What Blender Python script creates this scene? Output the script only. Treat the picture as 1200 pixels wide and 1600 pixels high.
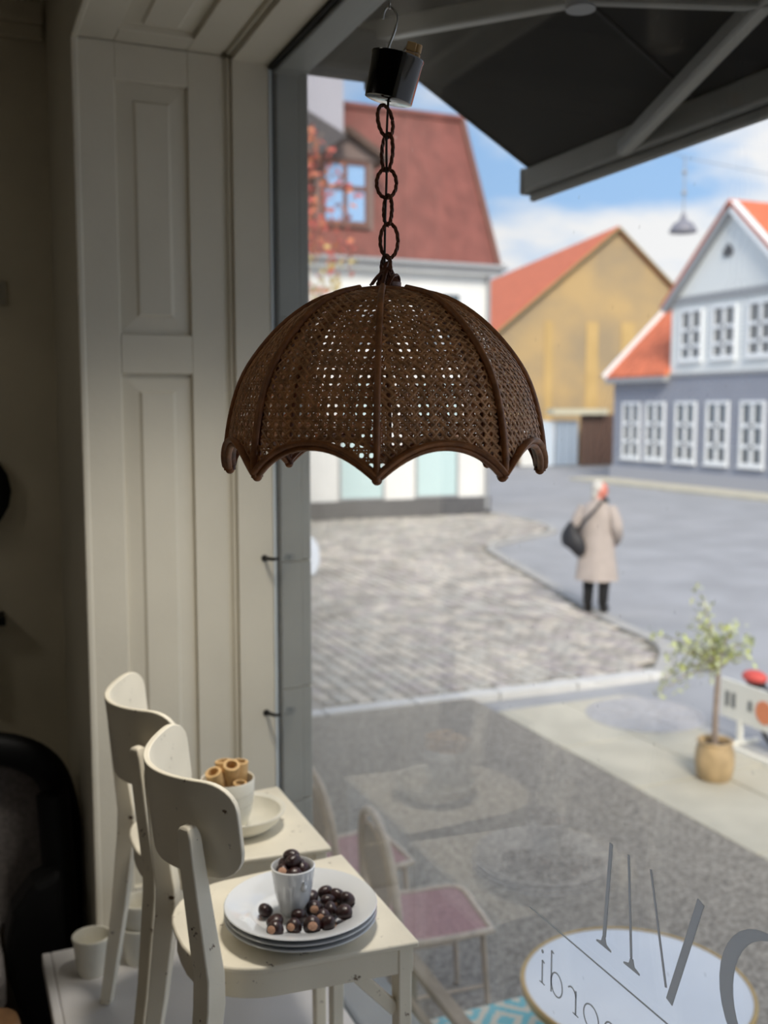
import bpy, bmesh, math, random
from mathutils import Vector, Matrix, Euler
R = math.radians
random.seed(7)
for o in list(bpy.data.objects): bpy.data.objects.remove(o)
scene = bpy.context.scene
C = scene.collection
# World axes: +X through the window to the street, +Y along the window away from the camera,
# z = 0 is the display platform in the window bay, the street lies at z = -1.22.
ST = -1.22
FL = -0.30
YAW = R(23)
SA, CA = math.sin(YAW), math.cos(YAW)

# ------------------------------------------------------------------ camera
cd = bpy.data.cameras.new('camera'); cam = bpy.data.objects.new('camera', cd); C.objects.link(cam)
cam.location = (0, 0, 1.38); cam.rotation_euler = (R(90) - math.atan(0.1), 0, -YAW)
cd.sensor_fit = 'VERTICAL'; cd.sensor_height = 36; cd.lens = 36
cd.clip_start = 0.05; cd.clip_end = 400
cd.dof.use_dof = True; cd.dof.focus_distance = 1.32; cd.dof.aperture_fstop = 3.8
scene.camera = cam
scene.view_settings.view_transform = 'Standard'; scene.view_settings.look = 'None'
scene.view_settings.exposure = 0.6; scene.view_settings.gamma = 1.0
scene.view_settings.use_curve_mapping = False

# ------------------------------------------------------------------ sky
wd = bpy.data.worlds.new('sky'); scene.world = wd; wd.use_nodes = True
nt = wd.node_tree; nt.nodes.clear(); N = nt.nodes; Lk = nt.links.new
tc = N.new('ShaderNodeTexCoord'); sx = N.new('ShaderNodeSeparateXYZ'); Lk(tc.outputs['Generated'], sx.inputs[0])
ad = N.new('ShaderNodeMath'); ad.operation = 'ADD'; ad.inputs[1].default_value = 0.22; Lk(sx.outputs['Z'], ad.inputs[0])
mx = N.new('ShaderNodeMath'); mx.operation = 'MAXIMUM'; mx.inputs[1].default_value = 0.1; Lk(ad.outputs[0], mx.inputs[0])
dv = N.new('ShaderNodeVectorMath'); dv.operation = 'DIVIDE'; Lk(tc.outputs['Generated'], dv.inputs[0])
cb = N.new('ShaderNodeCombineXYZ')
for i in range(3): Lk(mx.outputs[0], cb.inputs[i])
Lk(cb.outputs[0], dv.inputs[1])
mp = N.new('ShaderNodeMapping'); mp.inputs['Location'].default_value = (-5.2, 2.6, 2.0); Lk(dv.outputs[0], mp.inputs[0])
nz = N.new('ShaderNodeTexNoise'); nz.inputs['Scale'].default_value = 1.25; nz.inputs['Detail'].default_value = 7; nz.inputs['Roughness'].default_value = 0.52
Lk(mp.outputs[0], nz.inputs['Vector'])
rp = N.new('ShaderNodeValToRGB'); rp.color_ramp.elements[0].position = 0.44; rp.color_ramp.elements[1].position = 0.56; Lk(nz.outputs['Fac'], rp.inputs[0])
hz = N.new('ShaderNodeMapRange'); hz.inputs['From Min'].default_value = 0.0; hz.inputs['From Max'].default_value = 0.6; Lk(sx.outputs['Z'], hz.inputs[0])
bl = N.new('ShaderNodeMix'); bl.data_type = 'RGBA'; bl.inputs[6].default_value = (0.44, 0.66, 0.92, 1); bl.inputs[7].default_value = (0.20, 0.43, 0.86, 1); Lk(hz.outputs[0], bl.inputs[0])
mc = N.new('ShaderNodeMix'); mc.data_type = 'RGBA'; Lk(rp.outputs[0], mc.inputs[0]); Lk(bl.outputs[2], mc.inputs[6]); mc.inputs[7].default_value = (0.92, 0.925, 0.93, 1)
bg = N.new('ShaderNodeBackground'); bg.inputs['Strength'].default_value = 0.72; Lk(mc.outputs[2], bg.inputs[0])
wo = N.new('ShaderNodeOutputWorld'); Lk(bg.outputs[0], wo.inputs[0])

# ------------------------------------------------------------------ sun and added fill lights
sl = bpy.data.lights.new('sun', 'SUN'); sl.energy = 2.7; sl.angle = R(22); sl.color = (1.0, 0.93, 0.82)
sun = bpy.data.objects.new('sun', sl); C.objects.link(sun)
sun.rotation_euler = Vector((0.25, 0.75, -0.60)).to_track_quat('-Z', 'Y').to_euler()
for lx, ly in ((-1.6, -0.6), (-1.6, 1.6)):
    al = bpy.data.lights.new('room_fill_light', 'AREA'); al.energy = 2.4; al.size = 0.5; al.color = (1.0, 0.92, 0.78)  # unseen fill added to lift the shop interior, without a fixture
    ao = bpy.data.objects.new('room_fill_light', al); C.objects.link(ao); ao.location = (lx, ly, 2.62)
# added spot that brightens the bay and chairs; no lamp body exists
dl = bpy.data.lights.new('bay_fill_light', 'SPOT'); dl.energy = 72; dl.spot_size = R(92); dl.spot_blend = 1.0; dl.shadow_soft_size = 0.16; dl.color = (1.0, 0.94, 0.84)
dlo = bpy.data.objects.new('bay_fill_light', dl); C.objects.link(dlo); dlo.location = (0.765, 1.80, 2.16)
dlo.rotation_euler = (Vector((0.48, 2.02, 0.2))-dlo.location).to_track_quat('-Z', 'Y').to_euler()

# ------------------------------------------------------------------ materials
MATS = {}
def lin(c): return tuple(((x/255)/12.92 if x/255 <= 0.04045 else ((x/255+0.055)/1.055)**2.4) for x in c)
def mat(name, col, rough=0.6, var=0.0, scale=8.0, bump=0.0, bscale=None, col2=None, metal=0.0, spec=0.5, stretch=(1, 1, 1), coat=0.0, ramp=(0.35, 0.65), detail=4, srgb=True):
    if name in MATS: return MATS[name]
    m = bpy.data.materials.new(name); m.use_nodes = True; MATS[name] = m
    n = m.node_tree.nodes; l = m.node_tree.links.new; b = n['Principled BSDF']
    c = lin(col) if srgb else col
    b.inputs['Roughness'].default_value = rough; b.inputs['Metallic'].default_value = metal
    b.inputs['Specular IOR Level'].default_value = spec; b.inputs['Coat Weight'].default_value = coat
    b.inputs['Base Color'].default_value = (*c, 1)
    if var > 0 or col2 or bump > 0:
        t = n.new('ShaderNodeTexCoord'); mp = n.new('ShaderNodeMapping'); mp.inputs['Scale'].default_value = stretch; l(t.outputs['Object'], mp.inputs[0])
    if var > 0 or col2:
        z = n.new('ShaderNodeTexNoise'); z.inputs['Scale'].default_value = scale; z.inputs['Detail'].default_value = detail; l(mp.outputs[0], z.inputs['Vector'])
        r = n.new('ShaderNodeValToRGB'); r.color_ramp.elements[0].position = ramp[0]; r.color_ramp.elements[1].position = ramp[1]
        if col2: a, d = c, (lin(col2) if srgb else col2)
        else: a, d = tuple(x*(1-var) for x in c), tuple(min(1, x*(1+var)) for x in c)
        r.color_ramp.elements[0].color = (*a, 1); r.color_ramp.elements[1].color = (*d, 1)
        l(z.outputs['Fac'], r.inputs[0]); l(r.outputs[0], b.inputs['Base Color'])
    if bump > 0:
        z2 = n.new('ShaderNodeTexNoise'); z2.inputs['Scale'].default_value = bscale or scale*3; z2.inputs['Detail'].default_value = 5; l(mp.outputs[0], z2.inputs['Vector'])
        bp = n.new('ShaderNodeBump'); bp.inputs['Strength'].default_value = bump; bp.inputs['Distance'].default_value = 0.01
        l(z2.outputs['Fac'], bp.inputs['Height']); l(bp.outputs[0], b.inputs['Normal'])
    return m

def chip_paint(name, col, chip, amount=0.66, scale=30):
    """old cream paint with little dark chips worn through it"""
    if name in MATS: return MATS[name]
    m = bpy.data.materials.new(name); m.use_nodes = True; MATS[name] = m
    n = m.node_tree.nodes; l = m.node_tree.links.new; b = n['Principled BSDF']
    t = n.new('ShaderNodeTexCoord')
    z = n.new('ShaderNodeTexNoise'); z.inputs['Scale'].default_value = scale; z.inputs['Detail'].default_value = 8; z.inputs['Roughness'].default_value = 0.7; l(t.outputs['Object'], z.inputs['Vector'])
    r = n.new('ShaderNodeValToRGB'); r.color_ramp.elements[0].position = amount; r.color_ramp.elements[1].position = amount+0.03
    r.color_ramp.elements[0].color = (0, 0, 0, 1); r.color_ramp.elements[1].color = (1, 1, 1, 1); l(z.outputs['Fac'], r.inputs[0])
    z3 = n.new('ShaderNodeTexNoise'); z3.inputs['Scale'].default_value = 6; l(t.outputs['Object'], z3.inputs['Vector'])
    r3 = n.new('ShaderNodeValToRGB'); c = lin(col)
    r3.color_ramp.elements[0].color = (*[x*0.86 for x in c], 1); r3.color_ramp.elements[1].color = (*c, 1); r3.color_ramp.elements[0].position = 0.3; r3.color_ramp.elements[1].position = 0.6
    l(z3.outputs['Fac'], r3.inputs[0])
    mx = n.new('ShaderNodeMix'); mx.data_type = 'RGBA'; l(r.outputs[0], mx.inputs[0]); l(r3.outputs[0], mx.inputs[6]); mx.inputs[7].default_value = (*lin(chip), 1)
    l(mx.outputs[2], b.inputs['Base Color']); b.inputs['Roughness'].default_value = 0.42
    bp = n.new('ShaderNodeBump'); bp.inputs['Strength'].default_value = 0.25; bp.inputs['Distance'].default_value = 0.002; bp.invert = True
    l(z.outputs['Fac'], bp.inputs['Height']); l(bp.outputs[0], b.inputs['Normal'])
    return m

def glass_mat(name, dust=0.0, tint=(1, 1, 1)):
    """thin window pane: clear, mirror-like at grazing angles (Schlick), a little dusty"""
    m = bpy.data.materials.new(name); m.use_nodes = True; n = m.node_tree.nodes; l = m.node_tree.links.new; n.clear()
    g = n.new('ShaderNodeNewGeometry'); dt = n.new('ShaderNodeVectorMath'); dt.operation = 'DOT_PRODUCT'
    l(g.outputs['Incoming'], dt.inputs[0]); l(g.outputs['Normal'], dt.inputs[1])
    ab = n.new('ShaderNodeMath'); ab.operation = 'ABSOLUTE'; l(dt.outputs['Value'], ab.inputs[0])
    om = n.new('ShaderNodeMath'); om.operation = 'SUBTRACT'; om.inputs[0].default_value = 1; l(ab.outputs[0], om.inputs[1])
    pw = n.new('ShaderNodeMath'); pw.operation = 'POWER'; pw.inputs[1].default_value = 5; l(om.outputs[0], pw.inputs[0])
    ma = n.new('ShaderNodeMath'); ma.operation = 'MULTIPLY_ADD'; ma.inputs[1].default_value = 0.96; ma.inputs[2].default_value = 0.04; l(pw.outputs[0], ma.inputs[0])
    tr = n.new('ShaderNodeBsdfTransparent'); tr.inputs[0].default_value = (*tint, 1)
    gl = n.new('ShaderNodeBsdfGlossy'); gl.inputs['Roughness'].default_value = 0.0
    mi = n.new('ShaderNodeMixShader'); l(ma.outputs[0], mi.inputs[0]); l(tr.outputs[0], mi.inputs[1]); l(gl.outputs[0], mi.inputs[2])
    out = n.new('ShaderNodeOutputMaterial'); last = mi
    if dust > 0:
        t = n.new('ShaderNodeTexCoord'); vo = n.new('ShaderNodeTexVoronoi'); vo.inputs['Scale'].default_value = 22; l(t.outputs['Object'], vo.inputs['Vector'])
        rr = n.new('ShaderNodeValToRGB'); rr.color_ramp.elements[0].position = 0.03; rr.color_ramp.elements[1].position = 0.09
        rr.color_ramp.elements[0].color = (0.10, 0.10, 0.10, 1); rr.color_ramp.elements[1].color = (dust, dust, dust, 1); l(vo.outputs['Distance'], rr.inputs[0])
        df = n.new('ShaderNodeBsdfDiffuse'); df.inputs[0].default_value = (0.8, 0.8, 0.78, 1)
        m2 = n.new('ShaderNodeMixShader'); l(rr.outputs[0], m2.inputs[0]); l(mi.outputs[0], m2.inputs[1]); l(df.outputs[0], m2.inputs[2]); last = m2
    l(last.outputs[0], out.inputs[0]); MATS[name] = m
    return m

# ------------------------------------------------------------------ mesh helpers
def chain_loc(o):
    p = Vector((0, 0, 0))
    while o is not None: p += o.location; o = o.parent
    return p
class MB:
    def __init__(s): s.v = []; s.f = []
    def add(s, vs, fs):
        k = len(s.v); s.v += [tuple(p) for p in vs]; s.f += [tuple(i+k for i in f) for f in fs]; return s
    def box(s, a, b):
        (x0, y0, z0), (x1, y1, z1) = a, b
        return s.add([(x0,y0,z0),(x1,y0,z0),(x1,y1,z0),(x0,y1,z0),(x0,y0,z1),(x1,y0,z1),(x1,y1,z1),(x0,y1,z1)],
                     [(0,3,2,1),(4,5,6,7),(0,1,5,4),(1,2,6,5),(2,3,7,6),(3,0,4,7)])
    def hexa(s, bot, top):
        return s.add(list(bot)+list(top), [(0,3,2,1),(4,5,6,7),(0,1,5,4),(1,2,6,5),(2,3,7,6),(3,0,4,7)])
    def bar(s, a, b, w, h=None, up=(0, 0, 1), w2=None, h2=None):
        a, b = Vector(a), Vector(b); h = h or w; w2 = w2 or w; h2 = h2 or h
        d = (b-a).normalized(); x = d.cross(Vector(up))
        if x.length < 1e-4: x = d.cross(Vector((1, 0, 0)))
        x.normalize(); y = x.cross(d)
        r = lambda p, w, h: [p - x*w/2 - y*h/2, p + x*w/2 - y*h/2, p + x*w/2 + y*h/2, p - x*w/2 + y*h/2]
        return s.hexa(r(a, w, h), r(b, w2, h2))
    def tube(s, pts, rad, seg=8, closed=False, flat=1.0, up=None, cap=True):
        pts = [Vector(p) for p in pts]; n = len(pts); rs = rad if isinstance(rad, (list, tuple)) else [rad]*n
        ref = Vector(up) if up else None; k = len(s.v); px = None
        for i, p in enumerate(pts):
            if closed: d = pts[(i+1) % n]-pts[i-1]
            else: d = pts[min(i+1, n-1)]-pts[max(i-1, 0)]
            if d.length < 1e-9: d = Vector((0, 0, 1))
            d.normalize()
            if ref is not None: x = d.cross(ref)
            elif px is None: x = d.cross(Vector((0, 0, 1))) if abs(d.z) < 0.9 else d.cross(Vector((1, 0, 0)))
            else: x = px - d*px.dot(d)
            if x.length < 1e-6: x = d.orthogonal()
            x.normalize(); px = x; y = d.cross(x)
            for j in range(seg):
                a = 2*math.pi*j/seg; s.v.append(tuple(p + x*math.cos(a)*rs[i] + y*math.sin(a)*rs[i]*flat))
        m = n if closed else n-1
        for i in range(m):
            for j in range(seg):
                a0 = k+i*seg+j; a1 = k+i*seg+(j+1) % seg; b0 = k+((i+1) % n)*seg+j; b1 = k+((i+1) % n)*seg+(j+1) % seg
                s.f.append((a0, a1, b1, b0))
        if not closed and cap:
            s.f.append(tuple(k+j for j in reversed(range(seg)))); s.f.append(tuple(k+(n-1)*seg+j for j in range(seg)))
        return s
    def lathe(s, prof, c=(0, 0, 0), seg=32, closed=False):
        k = len(s.v); n = len(prof)
        for r, z in prof:
            for j in range(seg):
                a = 2*math.pi*j/seg; s.v.append((c[0]+r*math.cos(a), c[1]+r*math.sin(a), c[2]+z))
        for i in range(n if closed else n-1):
            for j in range(seg):
                i2 = (i+1) % n
                s.f.append((k+i*seg+j, k+i*seg+(j+1) % seg, k+i2*seg+(j+1) % seg, k+i2*seg+j))
        if not closed:
            s.f.append(tuple(k+j for j in reversed(range(seg)))); s.f.append(tuple(k+(n-1)*seg+j for j in range(seg)))
        return s
    def prism(s, poly, d):
        """poly: 3D points of one face, d: extrusion vector"""
        p = [Vector(q) for q in poly]; d = Vector(d); n = len(p)
        return s.add(p + [q+d for q in p], [tuple(reversed(range(n))), tuple(range(n, 2*n))] + [(i, (i+1) % n, n+(i+1) % n, n+i) for i in range(n)])
    def loft(s, rings):
        k = len(s.v); seg = len(rings[0])
        for r in rings: s.v += [tuple(p) for p in r]
        for i in range(len(rings)-1):
            for j in range(seg):
                s.f.append((k+i*seg+j, k+i*seg+(j+1) % seg, k+(i+1)*seg+(j+1) % seg, k+(i+1)*seg+j))
        s.f.append(tuple(k+j for j in reversed(range(seg)))); s.f.append(tuple(k+(len(rings)-1)*seg+j for j in range(seg)))
        return s
    def ball(s, c, r, seg=12, ring=8, M=None):
        k = len(s.v); rr = r if isinstance(r, (tuple, list)) else (r, r, r)
        for i in range(ring+1):
            t = math.pi*i/ring
            for j in range(seg):
                a = 2*math.pi*j/seg; p = Vector((rr[0]*math.sin(t)*math.cos(a), rr[1]*math.sin(t)*math.sin(a), rr[2]*math.cos(t)))
                if M: p = M @ p
                s.v.append(tuple(Vector(c)+p))
        for i in range(ring):
            for j in range(seg): s.f.append((k+i*seg+j, k+(i+1)*seg+j, k+(i+1)*seg+(j+1) % seg, k+i*seg+(j+1) % seg))
        return s
    def build(s, name, m, parent=None, smooth=None, bevel=0, kind=None, label=None, fix=True):
        me = bpy.data.meshes.new(name); o = bpy.data.objects.new(name, me); C.objects.link(o)
        if parent is None:
            xs = [p[0] for p in s.v]; ys = [p[1] for p in s.v]; zs = [p[2] for p in s.v]
            o.location = ((min(xs)+max(xs))/2, (min(ys)+max(ys))/2, min(zs)); q = o.location.copy()
        else:
            o.parent = parent; q = chain_loc(parent)
        me.from_pydata([(p[0]-q.x, p[1]-q.y, p[2]-q.z) for p in s.v], [], s.f); me.update()
        if fix:
            bm = bmesh.new(); bm.from_mesh(me); bmesh.ops.remove_doubles(bm, verts=bm.verts, dist=1e-6); bmesh.ops.recalc_face_normals(bm, faces=bm.faces); bm.to_mesh(me); bm.free()
        if m: me.materials.append(m if not isinstance(m, str) else MATS[m])
        if smooth:
            me.shade_smooth(); me.set_sharp_from_angle(angle=R(smooth))
        if bevel:
            b = o.modifiers.new('bevel', 'BEVEL'); b.width = bevel; b.segments = 2; b.limit_method = 'ANGLE'; b.angle_limit = R(35)
        if kind: o['kind'] = kind
        if label: o['label'] = label
        return o
def tag(o, label, cat, group=None, kind=None):
    o['label'] = label; o['category'] = cat
    if group: o['group'] = group
    if kind: o['kind'] = kind
    return o
def thing(name, label, cat, loc=(0, 0, 0), group=None):
    o = bpy.data.objects.new(name, None); C.objects.link(o); o.location = loc; o.empty_display_size = 0.1
    return tag(o, label, cat, group)
def struct(mb, name, m, parent=None, **k):
    o = mb.build(name, m, parent, **k)
    if parent is None: o['kind'] = 'structure'
    return o
def copy_tree(o, parent=None):
    c = o.copy(); C.objects.link(c); c.parent = parent
    for ch in list(o.children): copy_tree(ch, c)
    return c
def crom(pts, n):
    """Catmull-Rom through points"""
    P = [Vector(p) for p in pts]; P = [P[0]*2-P[1]] + P + [P[-1]*2-P[-2]]; out = []
    for i in range(1, len(P)-2):
        for k in range(n):
            t = k/n; a, b, c, d = P[i-1:i+3]
            out.append(0.5*((2*b)+(c-a)*t+(2*a-5*b+4*c-d)*t*t+(3*b-a-3*c+d)*t**3))
    out.append(P[-2]); return out
def cam_u(x, y, z):
    X = x*CA-y*SA; Y = x*SA+y*CA; Z = z-1.38; cp, sp = math.cos(math.atan(.1)), math.sin(math.atan(.1))
    d = Y*cp-Z*sp
    return (600+1600*X/d, 800-1600*(Y*sp+Z*cp)/d)

# palette
mat('panel_paint', (214, 208, 192), 0.45, 0.04, 3, 0.05, 60)
mat('wall_dark', (222, 214, 192), 0.85, 0.08, 3, 0.1, 40)
mat('ceiling_paint', (190, 182, 165), 0.8, 0.03, 3)
mat('carpet', (120, 114, 112), 0.95, 0.18, 120, 0.5, 200)
mat('platform_paint', (205, 202, 200), 0.4, 0.04, 5, 0.03, 40)
mat('grey_jamb', (128, 134, 134), 0.5, 0.06, 6, 0.05, 50)
mat('dark_gap', (28, 27, 26), 0.7)
mat('silicone', (205, 212, 215), 0.35)
mat('black_metal', (14, 14, 15), 0.35)
mat('black_gloss', (6, 6, 8), 0.12, coat=0.3)
mat('facade', (196, 190, 178), 0.85, 0.06, 2, 0.1, 30)
chip_paint('chair_paint', (236, 228, 208), (92, 66, 40), 0.635, 38)
mat('porcelain', (218, 220, 222), 0.12, coat=0.4)
mat('stoneware', (226, 222, 208), 0.35, 0.05, 18, 0.05, 60)
mat('chestnut', (28, 13, 14), 0.38, 0.5, 60, col2=(52, 24, 22))
mat('hilum', (188, 146, 120), 0.7, 0.2, 200)
mat('rattan', (150, 96, 54), 0.45, 0.28, 70, 0.1, 300)
mat('rattan_dark', (104, 60, 36), 0.4, 0.3, 60, 0.15, 300)
mat('cane', (188, 136, 90), 0.42, 0.3, 90)
mat('brass_brown', (186, 152, 104), 0.45)
mat('steel', (170, 170, 165), 0.28, metal=0.9)
glass_mat('pane_glass', dust=0.006)

# ================================================================== the window bay
W0, WR, GN = -0.55, 2.63, 0.80          # near end of window, far reveal, glass plane
ZS = 2.268                              # soffit
# far reveal: pier with panelled lining
pier = MB().box((0.31, WR+0.02, FL), (0.905, 3.3, 2.9))
wall_reveal = struct(pier, 'wall_reveal', 'panel_paint')
def panelled(axis, stiles, parent, base, depth, recs, ext):
    """stiles: list of rects (a0,a1,b0,b1); recs: panels"""
    def bx(a0, a1, b0, b1, d0, d1):
        if axis == 'y': return (a0, base+d0, b0), (a1, base+d1, b1)          # face at y = base looking to -y, a = x, b = z
        return (a0, b0, base-d1), (a1, b1, base-d0)                          # soffit... face at z = base looking down, a = x, b = y
    for a0, a1, b0, b1 in stiles:
        o = MB().box(*bx(a0, a1, b0, b1, 0, depth)).build('frame_rail', 'panel_paint', parent, bevel=0.0025)
    for a0, a1, b0, b1 in recs:
        i = 0.05; m = MB(); k = 0.007
        def P(a, b, d): return (a, base+d, b) if axis == 'y' else (a, b, base+d)
        sgn = 1
        D0, D1 = 0.014*sgn, 0.004*sgn
        o0 = [P(a0, b0, D0), P(a1, b0, D0), P(a1, b1, D0), P(a0, b1, D0)]
        o1 = [P(a0+i-k, b0+i-k, D0-0.006), P(a1-i+k, b0+i-k, D0-0.006), P(a1-i+k, b1-i+k, D0-0.006), P(a0+i-k, b1-i+k, D0-0.006)]
        o2 = [P(a0+i, b0+i, D1-0.002), P(a1-i, b0+i, D1-0.002), P(a1-i, b1-i, D1-0.002), P(a0+i, b1-i, D1-0.002)]
        bk = [P(a0, b0, 0.0195), P(a1, b0, 0.0195), P(a1, b1, 0.0195), P(a0, b1, 0.0195)]
        m.v = bk+o0+o1+o2
        for q in (0, 4, 8):
            for j in range(4): m.f.append((q+j, q+(j+1) % 4, q+4+(j+1) % 4, q+4+j))
        m.f += [(0, 3, 2, 1), (12, 13, 14, 15)]
        m.build('panel', 'panel_paint', parent)
A0, A1, P0, P1 = 0.31, 0.668, 0.405, 0.583
panelled('y', [(A0, P0, 0, ZS), (P1, A1, 0, ZS), (P0, P1, 2.18, ZS), (P0, P1, 1.47, 1.568), (P0, P1, 0, 0.13)], wall_reveal, WR, 0.02,
         [(P0, P1, 1.568, 2.18), (P0, P1, 0.13, 1.47)], None)
MB().box((A1, WR+0.012, 0), (0.694, WR+0.02, ZS)).build('groove', 'panel_paint', wall_reveal)
MB().box((0.304, WR-0.004, FL), (0.32, WR+0.035, ZS+0.02)).build('edge_bead', 'panel_paint', wall_reveal, bevel=0.004)
MB().box((0.694, WR-0.012, 0), (0.79, WR+0.02, ZS)).build('jamb', 'panel_paint', wall_reveal, bevel=0.002)
MB().box((0.682, WR+0.002, 0), (0.694, WR+0.02, ZS)).build('jamb_bead', 'panel_paint', wall_reveal, bevel=0.003)
MB().box((0.79, WR-0.014, 0), (0.797, WR+0.02, ZS)).build('silicone_seam', 'silicone', wall_reveal)
MB().box((0.8035, WR-0.010, 0), (0.812, WR+0.02, ZS)).build('gasket', 'dark_gap', wall_reveal)
# outer jamb, moulded grey wood in stacked lengths
for z0, z1 in ((ST+0.1, 0.30), (0.302, 0.62), (0.622, 0.97), (0.972, 1.62), (1.622, 2.3)):
    MB().box((0.812, WR-0.012, z0), (0.868, WR+0.02, z1)).build('outer_jamb', 'grey_jamb', wall_reveal, bevel=0.003)
    MB().box((0.868, WR-0.004, z0), (0.9, WR+0.02, z1)).build('outer_jamb', 'grey_jamb', wall_reveal, bevel=0.006)
# soffit
soffit = struct(MB().box((0.31, W0, ZS+0.02), (0.905, WR+0.02, 2.9)), 'wall_lintel', 'panel_paint')
panelled('z', [], soffit, ZS, 0.02, [], None)
for a0, a1, b0, b1 in ((A0, P0, W0, WR), (P1, A1, W0, WR), (P0, P1, 2.545, WR), (P0, P1, 1.2, 1.3), (P0, P1, W0, -0.05)):
    MB().box((a0, b0, ZS), (a1, b1, ZS+0.02)).build('frame_rail', 'panel_paint', soffit, bevel=0.0025)
for b0, b1 in ((1.3, 2.545), (-0.05, 1.2)):
    panelled('z', [], soffit, ZS, 0.02, [(P0, P1, b0, b1)], None)
MB().box((A1, W0, ZS+0.012), (0.694, WR, ZS+0.02)).build('groove', 'panel_paint', soffit)
MB().box((0.694, W0, ZS-0.012), (0.79, WR, ZS+0.02)).build('jamb', 'panel_paint', soffit, bevel=0.002)
MB().box((0.682, W0, ZS+0.002), (0.694, WR, ZS+0.02)).build('jamb_bead', 'panel_paint', soffit, bevel=0.003)
MB().box((0.304, W0, ZS-0.004), (0.32, WR+0.02, ZS+0.035)).build('edge_bead', 'panel_paint', soffit, bevel=0.004)
MB().box((0.79, W0, ZS-0.022), (0.797, WR, ZS+0.02)).build('gasket', 'dark_gap', soffit)
MB().box((0.8035, W0, ZS-0.03), (0.868, WR, ZS+0.02)).build('outer_jamb', 'grey_jamb', soffit, bevel=0.003)
MB().box((0.868, W0, ZS-0.018), (0.9, WR, ZS+0.02)).build('outer_jamb', 'grey_jamb', soffit, bevel=0.006)
# near end of the bay, behind the camera's right shoulder
struct(MB().box((0.31, W0-0.5, FL), (0.905, W0, 2.9)), 'wall_near_pier', 'panel_paint')
# glass
win = MB().box((0.797, W0, 0.0), (0.803, WR, ZS+0.01)).build('window_1', 'pane_glass'); win['kind'] = 'structure'
# display platform
plat = struct(MB().box((0.19, W0, -0.035), (0.795, WR, 0.0)), 'floor_platform', 'platform_paint', bevel=0.004)
MB().box((0.205, W0, FL), (0.225, WR, -0.035)).build('riser', 'panel_paint', plat)
MB().box((0.168, WR-0.5, -0.035), (0.1895, WR, 0.0)).build('nosing', 'platform_paint', plat, bevel=0.004)
MB().box((0.168, W0, -0.035), (0.1895, WR-0.5, 0.0)).build('nosing', 'platform_paint', plat, bevel=0.004)
# outside wall below and around
ext = struct(MB().box((0.31, -7, ST-0.1), (0.905, 7.4, FL)).box((0.795, W0, FL), (0.905, WR, -0.02)).box((0.31, 3.3, FL), (0.905, 7.4, 2.9))
             .box((0.31, -7, FL), (0.905, W0-0.5, 2.9)).box((-5.5, -7, 2.95), (0.905, 7.4, 5.6)), 'wall_facade', 'facade')
MB().box((0.795, W0, -0.02), (0.93, WR, 0.0)).build('outer_sill', 'grey_jamb', ext)
rf = struct(MB().prism([(1.1, -7, 5.6), (-2.3, -7, 7.4), (-5.6, -7, 5.6)], (0, 14.6, 0)), 'roof', mat('own_roof', (150, 70, 50), 0.8))
# shop interior
struct(MB().box((-5.5, -5, FL-0.1), (0.31, 3.4, FL)), 'floor', 'carpet')
struct(MB().box((-5.5, -5, 2.75), (0.31, 3.4, 2.95)), 'ceiling', 'ceiling_paint')
wb = struct(MB().box((-5.5, 3.3, FL), (0.31, 3.4, 2.75)), 'wall_back', 'wall_dark')
MB().box((-5.5, 3.27, 2.46), (0.30, 3.3, 2.50)).box((-5.5, 3.25, 2.50), (0.30, 3.3, 2.56)).build('cornice', 'wall_dark', wb, bevel=0.004)
MB().box((-5.5, 3.285, FL), (0.30, 3.3, FL+0.12)).build('skirting', 'wall_dark', wb)
struct(MB().box((-5.6, -5, FL), (-5.5, 3.4, 2.75)), 'wall_left', mat('wall_brown', (118, 106, 90), 0.9))
struct(MB().box((-5.5, -5.1, FL), (0.31, -5, 2.75)), 'wall_behind', 'wall_brown')

# ================================================================== pendant lamp
LC = Vector((0.5157, 1.215, 0)); LR = Vector((CA, -SA, 0)); LF = Vector((-SA, -CA, 0)); LZ = 1.302; LRAD = 0.2
lamp = thing('pendant_lamp', 'brown rattan dome pendant lamp with cane panels hanging on a rattan chain', 'lamp', (LC.x, LC.y, LZ))
def LP(x, y, z): return LC + LR*x + LF*y + Vector((0, 0, z))
PH0 = math.atan2(LF.y, LF.x) - R(2.2)           # first rib, nearly facing the camera
prof = crom([(1.0, 0.0, 0), (1.005, 0.12, 0), (0.965, 0.37, 0), (0.885, 0.60, 0), (0.745, 0.80, 0), (0.58, 0.96, 0), (0.40, 1.07, 0), (0.20, 1.125, 0)], 16)
prof = [(p.x*LRAD, p.y*LRAD) for p in prof]
arc = [0.0]
for i in range(1, len(prof)): arc.append(arc[-1]+math.hypot(prof[i][0]-prof[i-1][0], prof[i][1]-prof[i-1][1]))
ATOT = arc[-1]
def prof_at(y):
    y = max(0.0, min(ATOT, y)); lo = 0
    while lo < len(arc)-2 and arc[lo+1] < y: lo += 1
    t = (y-arc[lo])/max(1e-9, arc[lo+1]-arc[lo]); a, b = prof[lo], prof[lo+1]
    r, z = a[0]+(b[0]-a[0])*t, a[1]+(b[1]-a[1])*t
    dx, dz = b[0]-a[0], b[1]-a[1]; L = math.hypot(dx, dz)
    return r, z, dz/L, -dx/L                     # radius, height, outward normal (radial, vertical)
HALF = math.pi/8
def pan_pt(ang, y, off=0.0):
    """ang: -1..1 across one panel, y: arc length"""
    r, z, nr, nz = prof_at(y); r = r*(1-0.028*(1-ang*ang)); return r+off*nr, z+off*nz
def shade_pt(i, s, y, off=0.0):
    r, z = pan_pt(s, y, off); a = PH0+HALF*(2*i+1)+s*HALF
    return Vector((LC.x+r*math.cos(a), LC.y+r*math.sin(a), LZ+z))
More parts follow.
